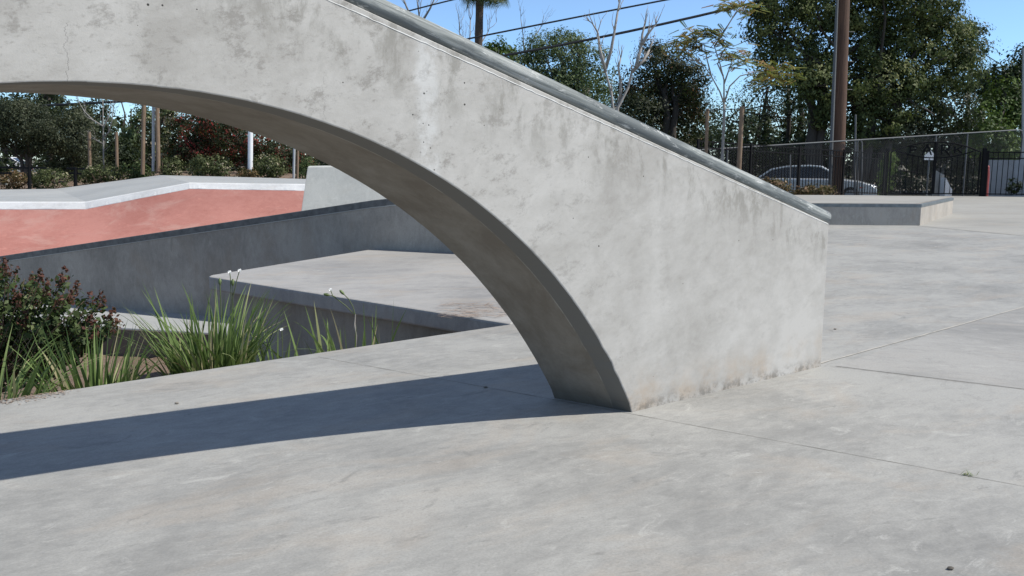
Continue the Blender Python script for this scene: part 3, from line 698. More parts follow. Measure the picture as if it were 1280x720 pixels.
gate = thing('iron_gate', 'black iron double gate with an arched top and cut out lettering', 'gate', G0)
gd = (G1-G0); GL = gd.length; gu = gd.normalized(); grz = math.atan2(gd.y, gd.x)
def gp(s, z): return G0 + gu*s + Vector((0, 0, z))
def arc(s, lo, hi): x = (s-GL/2)/(GL/2); return lo + (hi-lo)*(1-x*x)
for s_, nm_ in ((-.02, 'gate_post'), (GL+.02, 'gate_post')):
    m = MB(); m.box(gp(s_, .95), (.13, .13, 1.94), grz); m.build(nm_, M['black'], gate)
for side in (0, 1):
    s0, s1 = (.13, GL/2-.012) if side == 0 else (GL/2+.012, GL-.13)
    m = MB(); n = 8
    for i in range(1, n):
        s_ = s0+(s1-s0)*i/n; zt = min(arc(s_, 1.98, 1.54), arc(s_, 1.70, 2.18)); m.box(gp(s_, (zt+.1)/2), (.022, .022, zt-.1), grz)
    m.build('pickets', M['black'], gate, fix=False)
    m = MB(); m.bar(gp(s0, .10), gp(s1, .10), .045)
    for s_ in (s0, s1): m.bar(gp(s_, .08), gp(s_, arc(s_, 1.70, 2.18)), .05 if s_ in (.13, GL-.13) else .075)
    m.tube([gp(s0+(s1-s0)*i/12, arc(s0+(s1-s0)*i/12, 1.70, 2.18)) for i in range(13)], [.026], 6)
    pts = [s0+(s1-s0)*i/12 for i in range(13)]; pts = [s_ for s_ in pts if arc(s_, 1.98, 1.54) < arc(s_, 1.70, 2.18)-.01]
    m.tube([gp(s_, arc(s_, 1.98, 1.54)) for s_ in pts], [.022], 6)
    m.build('leaf_frame', M['black'], gate)
def stroke_letter(ch, s, z, hgt, wdt):
    L = {'P': [[(0, 0), (0, 1)], [(0, 1), (.8, .95), (1, .75), (.8, .5), (0, .45)]], 'A': [[(0, 0), (.5, 1), (1, 0)], [(.22, .38), (.78, .38)]],
         'R': [[(0, 0), (0, 1)], [(0, 1), (.8, .95), (1, .75), (.8, .52), (0, .48)], [(.4, .48), (1, 0)]], 'K': [[(0, 0), (0, 1)], [(.95, 1), (0, .42)], [(.3, .6), (1, 0)]]}[ch]
    m = MB()
    for st in L:
        for a, b in zip(st[:-1], st[1:]): m.bar(gp(s+a[0]*wdt, z+a[1]*hgt), gp(s+b[0]*wdt, z+b[1]*hgt), .045)
    m.build('letter', M['black'], gate)
cgl = GL/2
stroke_letter('P', cgl-.98, 1.72, .28, .26); stroke_letter('A', cgl-.50, 1.66, .42, .34); stroke_letter('R', cgl+.22, 1.66, .40, .30); stroke_letter('K', cgl+.72, 1.72, .28, .28)

# chain link fence close behind
C0, C1 = at(868, 188, 31.2), at(1279, 162, 37.2)
ch = thing('chain_link_fence', 'tall grey chain link fence running behind the iron fence and gate', 'fence', (C0.x, C0.y, 0))
cu = Vector((C1.x-C0.x, C1.y-C0.y, 0)); CL = cu.length; cu.normalize()
def ctop(s): return C0.z + (C1.z-C0.z)*s/CL
def cpt(s, z): return Vector((C0.x, C0.y, 0)) + cu*s + Vector((0, 0, z))
m = MB(); m.tube([cpt(s_, ctop(s_)) for s_ in np.linspace(0, CL-.25, 12)] + [cpt(CL-.08, ctop(CL)-.05), cpt(CL, ctop(CL)-.3), cpt(CL, -.2)], [.03], 8); m.build('top_rail', M['dullgalv'], ch)
for px in (905, 1168, 1213):
    s_ = CL*(px-868)/(1279-868)*.96; m = MB(); m.tube([cpt(s_, -.25), cpt(s_, ctop(s_)-.02)], [.03], 8); m.build('post', M['dullgalv'], ch)
m = MB(); sp = .105
Hmax = C1.z+.2; n = int((CL+Hmax)/sp)
for sgn in (1, -1):
    for i in range(-int(Hmax/sp)-2, n):
        s0 = i*sp if sgn > 0 else i*sp + Hmax
        pts = []
        for k in range(2):
            pass
        # clip the diagonal to 0..CL and 0..top
        z0 = -.15; a_s, b_s = s0, s0 + sgn*3.4
        lo_s, hi_s = max(0, min(a_s, b_s)), min(CL, max(a_s, b_s))
        if hi_s-lo_s < .05: continue
        def zz(s): return z0 + (s-s0)*sgn
        pa, pb = lo_s, hi_s
        # trim to below the rail
        if sgn > 0:
            k = ctop(0) + 0; sl = (C1.z-C0.z)/CL; sx = (C0.z - z0 + s0*1.0)/(1-sl); pb = min(pb, sx)
        else:
            sl = (C1.z-C0.z)/CL; sx = (z0 + s0 - C0.z)/(1+sl); pa = max(pa, sx)
        if pb-pa < .04: continue
        m.tube([cpt(pa, zz(pa)), cpt(pb, zz(pb))], [.0026], 3, False, False)
m.build('wire_mesh', M['mesh_wire'], ch, fix=False)
for px, y0, y1, Y, r, nm_, lab in ((1068.5, 144, 250, 35.2, .035, 'thin_post', 'thin grey post standing at the fence right of the utility pole'), (987, 194, 245, 31.0, .022, 'marker_post', 'short thin grey post in front of the silver car')):
    a, b = at(px, y1, Y), at(px+1, y0, Y); m = MB(); m.tube([a, b], [r], 8); m.tube([b, b+Vector((0, 0, .02))], [r*1.15, r*.6], 8); tag(m.build(nm_, M['dullgalv']), lab, 'post')
a = at(1072, 250, 35.3); m = MB(); m.tube([a, at(1072, 178, 35.3), at(1073.5, 174, 35.3), at(1076, 174.5, 35.3), at(1077.5, 179, 35.3), at(1077.5, 250, 35.3)], [.028], 8); tag(m.build('pipe_frame', M['dullgalv']), 'narrow bent grey pipe frame in the chain link beside the thin post', 'pipe frame')

# ------------------------------------------------------------------ car
def car(label, loc, rz, paint, group=None):
    th = thing('parked_car', label, 'car', loc, rz, group); Wd = .88
    low = [(-2.30, .35), (-2.34, .62), (-2.28, .88), (-1.9, .95), (-1.0, .965), (.75, .955), (1.1, .93), (1.75, .85), (2.18, .72), (2.36, .55), (2.36, .3), (1.9, .24), (-2.1, .24)]
    m = MB(); sect = []
    for y, k in ((-Wd, .94), (-Wd*.93, 1.0), (0, 1.015), (Wd*.93, 1.0), (Wd, .94)):
        sect.append([(x*(1 if abs(y) < .7 else .985), y, .3+(z-.3)*k) for x, z in low] + [(low[0][0]*(1 if abs(y) < .7 else .985), y, .3+(low[0][1]-.3)*k)])
    m.grid(sect, True)
    for q in (sect[0], sect[-1]): m.poly(q[:-1])
    m.build('body', paint, th, .03, world=False)
    gh = [(-1.95, .93), (-1.45, 1.30), (-.9, 1.42), (-.1, 1.45), (.35, 1.41), (1.15, .93)]
    m = MB(); ins = [(.80, .90), (.66, 1), (0, 1.01), (-.66, 1), (-.80, .90)]
    m = MB()
    for a, b in zip(gh[1:-1][:-1], gh[1:-1][1:]):
        m.grid([[(a[0], y, a[1]+(.012 if abs(y) < .5 else 0)) for y in (-.66, -.3, .3, .66)], [(b[0], y, b[1]+(.012 if abs(y) < .5 else 0)) for y in (-.66, -.3, .3, .66)]], True)
    for y in (-1, 1):      # pillars and roof rails
        def sd(x, z, o=.012): return (x, y*(.80-.14*(z-.93)/.5+o), z)
        P_ = gh
        for a, b in zip(P_[:-1], P_[1:]): m.tube([sd(*a), sd(*b)], [.038], 6)
        m.tube([sd(-.45, .94), sd(-.42, 1.42)], [.034], 6)
    m.build('roof', paint, th, world=False)
    m = MB()
    for y in (-1, 1): m.poly([(x, y*(.795-.14*(z-.93)/.5), z) for x, z in gh])
    m.build('side_windows', M['glass'], th, world=False)
    m = MB(); m.poly([(.36, -.65, 1.405), (.36, .65, 1.405), (1.15, .78, .935), (1.15, -.78, .935)]); m.build('windscreen', M['glass'], th, world=False)
    m = MB(); m.poly([(-1.45, -.68, 1.295), (-1.45, .68, 1.295), (-1.95, .78, .935), (-1.95, -.78, .935)]); m.build('rear_window', M['glass'], th, world=False)
    for x in (-1.42, 1.42):
        for y in (-.80, .80):
            m = MB(); m.tube([(x, y-.11, .32), (x, y-.09, .32), (x, y+.09, .32), (x, y+.11, .32)], [.29, .32, .32, .29], 24); w_ = m.build('wheel', M['rubber'], th, world=False)
            m = MB(); m.tube([(x, y-.116, .32), (x, y+.116, .32)], [.2], 16); m.build('rim', M['galv'], w_, world=False)
    for y in (-1, 1):
        m = MB(); m.ball((.78, y*.97, 1.0), .11, 8, 6, (.7, 1, .75)); m.build('mirror', paint, th, world=False)
        m = MB(); m.ball((2.12, y*.66, .64), .16, 10, 6, (1.35, .9, .5)); m.build('headlight', M['lamp'], th, world=False)
        m = MB(); m.box((1.78, y*.875, .62), (.14, .02, .05)); m.build('side_marker', M['lampred'], th, world=False)
        m = MB(); m.box((-.6, y*.885, .82), (.2, .03, .03)); m.build('door_handle', paint, th, world=False)
        m = MB(); m.box((.45, y*.885, .82), (.2, .03, .03)); m.build('door_handle', paint, th, world=False)
    return th
car('silver car parked behind the black iron fence left of the gate', (12.95, 36.9, -.33), R(-21), M['carpaint']).scale = (1.12, 1.06, 1.06)
c_w = at(14, 216, 62); car('white car glimpsed far left between dark tree trunks', (c_w.x, c_w.y, c_w.z-.35), R(8), M['carwhite'])

# ------------------------------------------------------------------ poles, stakes and wires
def post(name, label, cat, px0, py0, px1, py1, Y, r0, r1, mat, group=None, k=10):
    m = MB(); a, b = at(px0, py0, Y), at(px1, py1, Y); m.tube([a.lerp(b, i/6) for i in range(7)], [r0+(r1-r0)*i/6 for i in range(7)], k)
    return tag(m.build(name, mat), label, cat, group)
up = thing('utility_pole', 'thick brown wooden utility pole with a grey conduit, behind the fence', 'utility pole', at(1044, 252, 34.0))
m = MB(); m.tube([at(1045, 255, 34.0), at(1050.5, 100, 34.0), at(1054, 0, 34.0), at(1058, -130, 34.0)], [.275, .26, .25, .23], 16); m.build('pole', M['polewood'], up)
m = MB(); m.tube([at(1036.5, 255, 33.75), at(1042.5, 100, 33.75), at(1046.5, 0, 33.75), at(1051, -130, 33.75)], [.07, .065, .05, .05], 8); m.build('conduit', M['dullgalv'], up)
for py in (40, 77, 112):
    m = MB(); a = at(1053 + (100-py)*.035, py, 33.9); m.tube([a, a + Vector((.38, -.05, 0))], [.014], 6); m.build('climbing_step', M['dullgalv'], up)
for a in ((111.5, 165, 112.5, 212, 36.0, .065, 'slim brown tree stake left of the bare sapling'), (145.5, 165, 146.5, 214, 36.0, .065, 'slim brown tree stake right of the bare sapling'),
          (180, 128, 178.5, 212, 35.2, .085, 'tall brown tree stake left of the white pole'), (196.5, 128, 198, 208, 35.2, .085, 'tall brown tree stake right of the white pole'), (372.5, 180, 371.5, 226, 34.6, .05, 'thin brown stake beside the thin white post'),
          (884.5, 136, 880.5, 250, 27.5, .055, 'left wooden stake tied to the young tree with autumn leaves'), (927.5, 133, 921.5, 250, 27.0, .075, 'thicker right wooden stake tied to the young tree with autumn leaves')):
    post('tree_stake', a[6], 'stake', a[2], a[3]+6, a[0], a[1], a[4], a[5], a[5], M['wood'], 'wooden tree stakes')
post('white_pole', 'slim white pole between the two tall brown stakes', 'pole', 191.5, 214, 191.8, 120, 35.3, .06, .06, M['whitepanel'])
post('white_post', 'thick white post between the two round shrubs', 'post', 312.8, 215, 313.2, 150, 35.0, .105, .105, M['white'])
post('thin_white_post', 'thin white post near the light concrete block', 'post', 367, 228, 368, 175, 34.5, .05, .05, M['whitepanel'])
def wire(label, pts, Y, r):
    P_ = [at(x, y, Y) for x, y in pts]; m = MB(); m.tube(P_, [r], 6); tag(m.build('overhead_cable', M['wire']), label, 'cable', 'overhead cables')
def quad(x0, y0, x1, y1, x2, y2, n=24):
    out = []
    for i in range(n+1):
        x = x0 + (x2-x0)*i/n
        y = y0*(x-x1)*(x-x2)/((x0-x1)*(x0-x2)) + y1*(x-x0)*(x-x2)/((x1-x0)*(x1-x2)) + y2*(x-x0)*(x-x1)/((x2-x0)*(x2-x1)); out.append((x, y))
    return out
wire('thick black cable crossing the whole view low over the arch slope', quad(-80, 135.5, 632, 69, 1010, -14), 43, .062)
wire('thinner black cable crossing the sky behind the palm trunk', quad(480, 70, 640, 37.5, 900, -13), 46, .045)
wire('short black cable at the top beside the bare treetop', quad(480, 22, 523, 10.5, 640, -17), 48, .04)
wire('thin guy wire rising to the right through the young tree', [(888, 60), (905, 38), (935, -4)], 30, .012)
wire('thin cable above the right hand trees', [(1150, 15), (1210, 55), (1250, 80), (1290, 104)], 62, .035)
m = MB(); m.tube([at(1228, 185, 50), at(1231, 118, 50), at(1233.5, 100, 50), at(1237, 89, 50), at(1243, 84, 50), at(1246, 84.5, 50)], [.09, .075, .07, .06, .06, .05], 8); sl_ = at(1246, 84.5, 50); m.box(sl_, (.5, .18, .1)); tag(m.build('street_lamp', M['galv']), 'slim grey curved street lamp among the right hand trees', 'street lamp')
post('grey_post', 'grey post at the right edge behind the fence', 'post', 1279, 250, 1280.5, 60, 38, .09, .09, M['galv'])

# small things behind the gate
q = at(1158, 246, 39); sg = thing('white_sign', 'small white sign on a thin pole seen through the gate', 'sign', (q.x, q.y, -.25))
m = MB(); m.tube([(q.x, q.y, -.25), (q.x, q.y, at(1158, 190, 39).z)], [.03], 8); m.build('pole', M['galv'], sg)
m = MB(); m.prism([(q.x-.24, q.y-.06), (q.x+.24, q.y-.06), (q.x+.24, q.y-.02), (q.x-.24, q.y-.02)], at(1158, 200, 39).z, at(1158, 194, 39).z); 
zt = at(1158, 194, 39).z; m.poly([(q.x-.24, q.y-.06, zt), (q.x+.24, q.y-.06, zt), (q.x+.02, q.y-.06, zt+.22)]); m.build('panel', M['white'], sg)
q = at(1171, 247, 38.5); m = MB(); m.prism([(q.x-.22, q.y-.15), (q.x+.2, q.y-.15), (q.x+.2, q.y+.15), (q.x-.22, q.y+.15)], -.25, [1.0, .8, .8, 1.0]); tag(m.build('grey_pillar', M['pale'], None, .02), 'pale grey stub pillar seen behind the gate', 'pillar')
q = at(1181, 247, 38); m = MB(); t_ = at(1177, 222, 38); m.prism([(q.x-.12, q.y-.2), (q.x+.2, q.y-.2), (q.x+.2, q.y+.25), (q.x-.12, q.y+.25)], -.25, [t_.z, .15, .15, t_.z]); tag(m.build('white_board', M['white']), 'white leaning wedge shaped board on the ground behind the gate', 'board')
q = at(1231, 246, 35.4); m = MB(); m.tube([(q.x, q.y, -.25), (q.x, q.y, .2), (q.x, q.y, .9), (q.x-.02, q.y, 1.15)], [.14, .12, .12, .1], 12); m.ball((q.x-.02, q.y, 1.15), .11, 12, 6); tag(m.build('red_bollard', M['redpaint']), 'red bollard directly behind the right gate post', 'bollard')
a, b = at(1235, 246, 37.5), at(1330, 246, 36.3); m = MB(); m.prism([(a.x, a.y), (b.x, b.y), (b.x+.1, b.y+.5), (a.x+.1, a.y+.5)], -.3, at(1235, 200, 37.5).z); tag(m.build('pale_wall', M['whitepanel']), 'pale grey wall behind the right hand iron fence', 'wall')
# fence with table like posts on the left
lfm = thing('low_rail_fence', 'low black rail fence among the shrubs at far left', 'fence', at(37, 236, 34.3))
for px in (37, 94.5):
    m = MB(); m.tube([at(px, 240, 34.3), at(px, 209, 34.3)], [.07], 8); m.build('post', M['black'], lfm)
for (x0, y0, x1, y1) in ((-60, 208.5, 58, 210), (-60, 216, 14, 216.5), (83, 210.5, 106, 211), (87, 216.5, 102, 217)):
    m = MB(); m.bar(at(x0, y0, 34.3), at(x1, y1, 34.3), .075); m.build('rail', M['black'], lfm)

# ------------------------------------------------------------------ planting beds
bed = MB(); rows = []
for i in range(7):
    u = i/6; rows.append([(p.x*(1+u*.8), p.y+.05 + u*28, p.z-.06 + .25*u + random.gauss(0, .02)) for p in BK])
bed.grid(rows); tag(bed.build('planting_bed', M['soil']), kind='structure')
bd = MB(); bd.prism([(5.2, 26.0), (10.2, 25.3), (14.0, 33.6), (7.5, 30.2), (4.4, 28.9)], -.1, .03); tag(bd.build('planting_bed', M['soil']), kind='structure')
pk = MB(); pk.poly([(4.5, 33.6, -.37), (60, 33.6, -.37), (60, 44, -.37), (4.5, 44, -.37)]); tag(pk.build('parking_lot', M['asphalt']), kind='structure')

# ------------------------------------------------------------------ shrubs and trees
def B(px, py, rx, ry, Y, dk=.85):
    k = Y/F; return (at(px, py, Y), rx*k, (rx+ry)/2*k*dk, ry*k)
def shrub(label, px, base, rx, top, Y, n, mat, size=.075, name='round_shrub'):
    c = at(px, (base+top)/2, Y); hh = (base-top)/2
    th = thing(name, label, 'shrub', at(px, base, Y), 0, 'flowering shrubs')
    m = MB(); g_ = at(px, base+3, Y)
    for i in range(7): limb(m, g_ + Vector((random.gauss(0, .08), random.gauss(0, .08), 0)), c + Vector((random.gauss(0, rx*Y/F*.5), random.gauss(0, .3), random.uniform(0, hh*Y/F*.6))), .02, .008, 0, .06, 4, 5)
    m.build('stems', M['twig'], th, fix=False)
    bl = [B(px, (base+top)/2, rx*.85, hh*.95, Y)] + [B(px+random.uniform(-.6, .6)*rx, (base+top)/2 + random.uniform(-.35, .5)*hh, rx*.45, hh*.6, Y+random.gauss(0, .3)) for _ in range(5)]
    crown('foliage', bl, n, size, mat, th, .13, 22, .60, .6, .18, .5)
for a in (('rusty green shrub with pale flecks at the far left edge', 14, 238, 24, 214, 35.0, 2600, 'rustshrub'), ('yellow green flecked shrub between the two fence posts', 66, 239, 27, 208, 35.2, 3600, 'shrub'),
          ('broad low olive shrub under the bare sapling', 124, 234, 32, 205, 35.6, 3800, 'shrub'), ('dark olive shrub at the foot of the tall stakes', 168, 228, 24, 200, 35.8, 2600, 'bushleaf'), ('olive shrub right of the white pole', 208, 224, 22, 195, 35.6, 2400, 'shrub'),
          ('round glossy shrub left of the thick white post', 264, 223, 31, 193, 35.2, 4600, 'shrub'), ('round glossy shrub right of the thick white post', 336, 224, 32, 193, 35.4, 4600, 'shrub'), ('low rusty ground shrub between the two round shrubs', 305, 225, 18, 211, 34.6, 1400, 'rustshrub'),
          ('dark shrub behind the thin white post', 386, 226, 18, 194, 36, 1800, 'bushleaf'),
          ('brown flecked shrub behind the pipe edge in front of the car', 965, 249, 24, 222, 27.5, 3200, 'rustshrub'), ('low flecked shrub behind the ledge in front of the fence', 1018, 249, 26, 232, 28.0, 3000, 'rustshrub')):
    shrub(*a[:7], M[a[7]])
q = at(1268, 243, 35.6); th = thing('dark_plant', 'dark leafy plant in front of the pale wall at right', 'plant', (q.x, q.y, -.2)); crown('foliage', [B(1268, 232, 7, 10, 35.8)], 420, .1, M['darkgreen'], th, .1, 20)

def tree(name, label, px, base, Y, blobs, n, size, mat, trunks=None, bark='bark', tr=.22, clump=.36, per=40, tone=.5, spread=.22, fill=.6, aspect=.55, group='trees behind the park', limbs=7):
    b = at(px, base, Y); th = thing(name, label, 'tree', b, 0, group)
    BL = [B(*q, Y + (random.gauss(0, 1.0) if len(blobs) > 1 else 0)) for q in blobs]
    m = MB(); tops = trunks or [(px, (base+min(q[1] for q in blobs))/2)]
    for (tx, ty, *bx) in tops:
        e = at(tx, ty, Y); s_ = at(bx[0], base, Y) if bx else b + Vector((random.gauss(0, .1), random.gauss(0, .1), 0)); limb(m, s_, e, tr, tr*.6, 0, .03, 6, 9)
        for i in range(limbs):
            q = random.choice(BL); limb(m, s_.lerp(e, random.uniform(.6, 1)), q[0] + Vector((random.gauss(0, q[1]*.35), random.gauss(0, q[2]*.35), random.gauss(0, q[3]*.35))), tr*.4, .03, .04, .06, 6, 6)
    m.build('trunk', M[bark], th, fix=False)
    crown('crown', BL, n, size, M[mat], th, clump, per, tone, aspect, spread, fill)
    return th
# right
tree('eucalyptus_tree', 'grey green rounded tree in the sky above the pipe slope', 700, 225, 58, [(700, 78, 44, 34), (735, 98, 34, 42), (662, 90, 30, 30), (690, 120, 50, 34), (745, 135, 40, 38), (712, 52, 22, 16), (680, 62, 24, 18), (650, 110, 26, 34), (720, 165, 60, 34)], 42000, .15, 'eucalypt', [(705, 90), (735, 110)], 'greybark', .3, .52, 80, .55, .22, .6)
tree('small_tree', 'small light green treetop beside the palm trunk', 621, 225, 78, [(620, 58, 13, 10), (612, 66, 12, 9), (630, 68, 14, 12), (618, 95, 26, 32)], 3600, .3, 'brightgreen', None, 'greybark', .2, .45, 36)
tree('brown_green_tree', 'dark brownish green tree between the bare tree and the staked tree', 835, 225, 50, [(826, 80, 36, 26), (850, 105, 34, 34), (806, 108, 30, 36), (845, 150, 52, 38), (800, 152, 34, 34), (866, 98, 20, 18), (830, 125, 44, 34), (820, 66, 20, 14), (840, 190, 56, 24), (785, 130, 18, 30)], 46000, .13, 'browngreen', [(830, 110), (845, 120)], 'bark', .28, .46, 80, .5, .26, .45)
tree('lacy_tree', 'thin leaved tree with sky showing through, behind the staked tree', 938, 225, 58, [(915, 150, 32, 36), (952, 128, 34, 38), (985, 150, 40, 36), (1020, 160, 28, 30), (935, 175, 50, 22), (965, 100, 26, 20)], 11000, .15, 'lace', [(930, 130), (960, 110), (950, 150)], 'bark', .13, .55, 24, .5, .2, .3)
for px, lab, top in ((985, 'dark narrow conifer left of the ivy covered trunk', 108), (1001, 'narrow conifer with a green skirt beside the utility pole', 106), (958, 'faint narrow conifer behind the thin leaved tree', 140)):
    tree('narrow_conifer', lab, px, 222, 52, [(px, y, 5+max(0, y-140)*.05, 16) for y in range(top+10, 222, 14)], 2600, .16, 'darkgreen', [(px, top)], 'bark', .16, .22, 30, limbs=2)
tree('ficus_tree', 'big dark dense fig tree filling the upper right, behind the utility pole', 1085, 225, 45,
     [(1000, 22, 58, 34), (958, 34, 26, 28), (1060, 55, 56, 46), (1112, 32, 66, 52), (1155, 66, 56, 48), (1192, 88, 34, 36), (1178, 42, 38, 42), (1096, 104, 58, 28), (1000, 78, 50, 30), (960, 66, 22, 20), (1140, 108, 46, 26), (1050, 10, 60, 30), (1140, -2, 60, 36), (1020, 104, 34, 22), (980, 0, 40, 26), (1090, -30, 80, 30), (1205, 70, 16, 20), (1062, 132, 46, 24), (1100, 148, 40, 20), (1030, 140, 28, 22), (1135, 135, 40, 22), (1080, 165, 40, 16)],
     95000, .15, 'ficus', [(1100, 105, 1078), (1072, 95, 1074), (1030, 90, 1022), (1012, 95, 1014), (1130, 110, 1092)], 'bark', .3, .40, 75, .56, .26, .70, limbs=9)
tree('far_eucalyptus', 'blue grey wispy treetop behind the fig tree crown', 1213, 225, 64, [(1218, 45, 16, 14), (1210, 62, 20, 24), (1224, 62, 12, 12), (1206, 95, 22, 26)], 3600, .2, 'lace', [(1213, 50)], 'greybark', .18, .5, 30, .6)
tree('right_tree', 'dark green tree at the right edge with an uneven top', 1262, 228, 50, [(1262, 100, 34, 24), (1282, 72, 20, 18), (1240, 112, 26, 22), (1290, 110, 40, 50), (1255, 130, 34, 30)], 11000, .19, 'darkgreen', [(1265, 110)], 'bark', .25, .4, 40, .62)
tree('bright_tree', 'lighter green bushy tree behind the right end of the chain link fence', 1252, 230, 46, [(1252, 112, 18, 16), (1262, 130, 26, 22), (1240, 145, 28, 24), (1266, 160, 30, 30), (1235, 178, 30, 24), (1225, 165, 22, 30), (1262, 195, 30, 20)], 11000, .17, 'brightgreen', [(1250, 150)], 'bark', .16, .36, 36, .45, .26)
tree('grey_thicket', 'dull grey green thicket below the fig tree above the gate', 1170, 232, 47, [(1195, 140, 34, 26), (1160, 150, 36, 28), (1130, 165, 34, 28), (1190, 175, 36, 26), (1150, 190, 44, 24), (1110, 185, 30, 26), (1210, 195, 30, 24)], 15000, .15, 'oak', [(1180, 160), (1150, 165), (1200, 150)], 'greybark', .1, .34, 30, .5, .3, .4)
tree('dark_hedge_tree', 'low dark evergreen mass behind the silver car', 1020, 235, 48, [(900, 190, 40, 22), (950, 196, 44, 24), (1000, 194, 44, 26), (1050, 190, 40, 30), (1095, 200, 36, 28), (1130, 208, 40, 24), (1180, 210, 40, 20), (1220, 212, 30, 20)] + [(x, 233, 34, 12) for x in range(900, 1260, 36)], 24000, .17, 'darkgreen', [(1000, 200)], 'bark', .15, .4, 40, .35)
tree('sunny_shrub_tree', 'small yellow green shrub just left of the gate post', 1107, 246, 38, [(1109, 215, 8, 18), (1104, 232, 9, 14), (1112, 200, 6, 10)], 1500, .1, 'brightgreen', None, 'bark', .05, .16, 24, .8)

# bare trees
def bare(label, base, Y, stems, bark, depth, r, name='bare_tree', spread=.42, L0=.5, up=.25, n=(2, 3)):
    th = thing(name, label, 'tree', at(*base, Y), 0, 'leafless trees'); m = MB(); b2 = MB()
    for st in stems:
        P_ = [at(x, y, Y + random.gauss(0, .15)) for x, y in st]; m.tube(P_, [r*(1-.62*i/(len(P_)-1)) for i in range(len(P_))], 8)
        for i in range(1, len(P_)):
            d = (P_[i]-P_[i-1]).normalized()
            for k in range(2 if i < len(P_)-1 else 3):
                nd = (d + Vector((random.gauss(0, spread), random.gauss(0, spread), random.gauss(up, .2)))).normalized(); twigs(b2, P_[i], nd, L0*random.uniform(.6, 1.2)*Y/40, r*.28, depth, spread, up, n)
    m.build('trunk', M[bark], th, fix=False); b2.build('twigs', M[bark], th, fix=False)
random.seed(31)
bare('pale barked bare tree rising in front of the dark trees at centre', (780, 220), 36, [[(778, 220), (768, 150), (764, 115), (757, 90), (755, 80)], [(757, 90), (750, 62), (747, 40), (741, 30)], [(757, 86), (764, 62), (768, 40), (772, 15), (774, 4)]], 'palebark', 1, .075, L0=.55, up=.5, n=(1, 2))
bare('second pale bare tree with forked stem right of the first', (772, 222), 37, [[(768, 225), (772, 135), (785, 110), (790, 88), (797, 82)], [(790, 90), (805, 75), (812, 62)], [(775, 132), (776, 105), (773, 85), (776, 72)], [(795, 84), (801, 60), (803, 42), (806, 32)], [(803, 55), (810, 42), (820, 30)]], 'palebark', 1, .08, L0=.5, up=.5, n=(1, 2))
bare('fine bare treetop left of the palm trunk', (580, 225), 70, [[(585, 225), (586, 100), (587, 60), (588, 25)], [(586, 95), (578, 60), (574, 38)], [(586, 90), (598, 60), (610, 40)]], 'greybark', 2, .09, spread=.4, L0=.75, up=.5)
bare('fine bare treetop above the upper end of the pipe', (522, 225), 66, [[(522, 225), (522, 60), (524, 20), (520, -10)], [(522, 40), (508, 8), (500, -12)], [(523, 35), (538, 10), (546, -8)]], 'greybark', 2, .10, spread=.5, L0=.9, up=.4)
bare('thin bare shoots above the grey green rounded tree', (660, 225), 62, [[(660, 225), (656, 80), (654, 45), (651, 24)], [(655, 75), (667, 48), (676, 34)]], 'greybark', 1, .06, spread=.3, L0=.6, up=.6)
bare('leafless grey sapling tied between two slim stakes', (129, 214), 36.2, [[(129.5, 216), (129.3, 190), (129, 160), (128.5, 120)], [(129.2, 172), (136, 165), (140, 150), (142, 132)], [(129, 180), (120, 175), (114, 172)], [(129, 160), (135, 148), (138, 136)], [(129, 158), (116, 150), (106, 140), (100, 130)]], 'greybark', 1, .036, 'bare_sapling', .5, .5, .35, (1, 2))

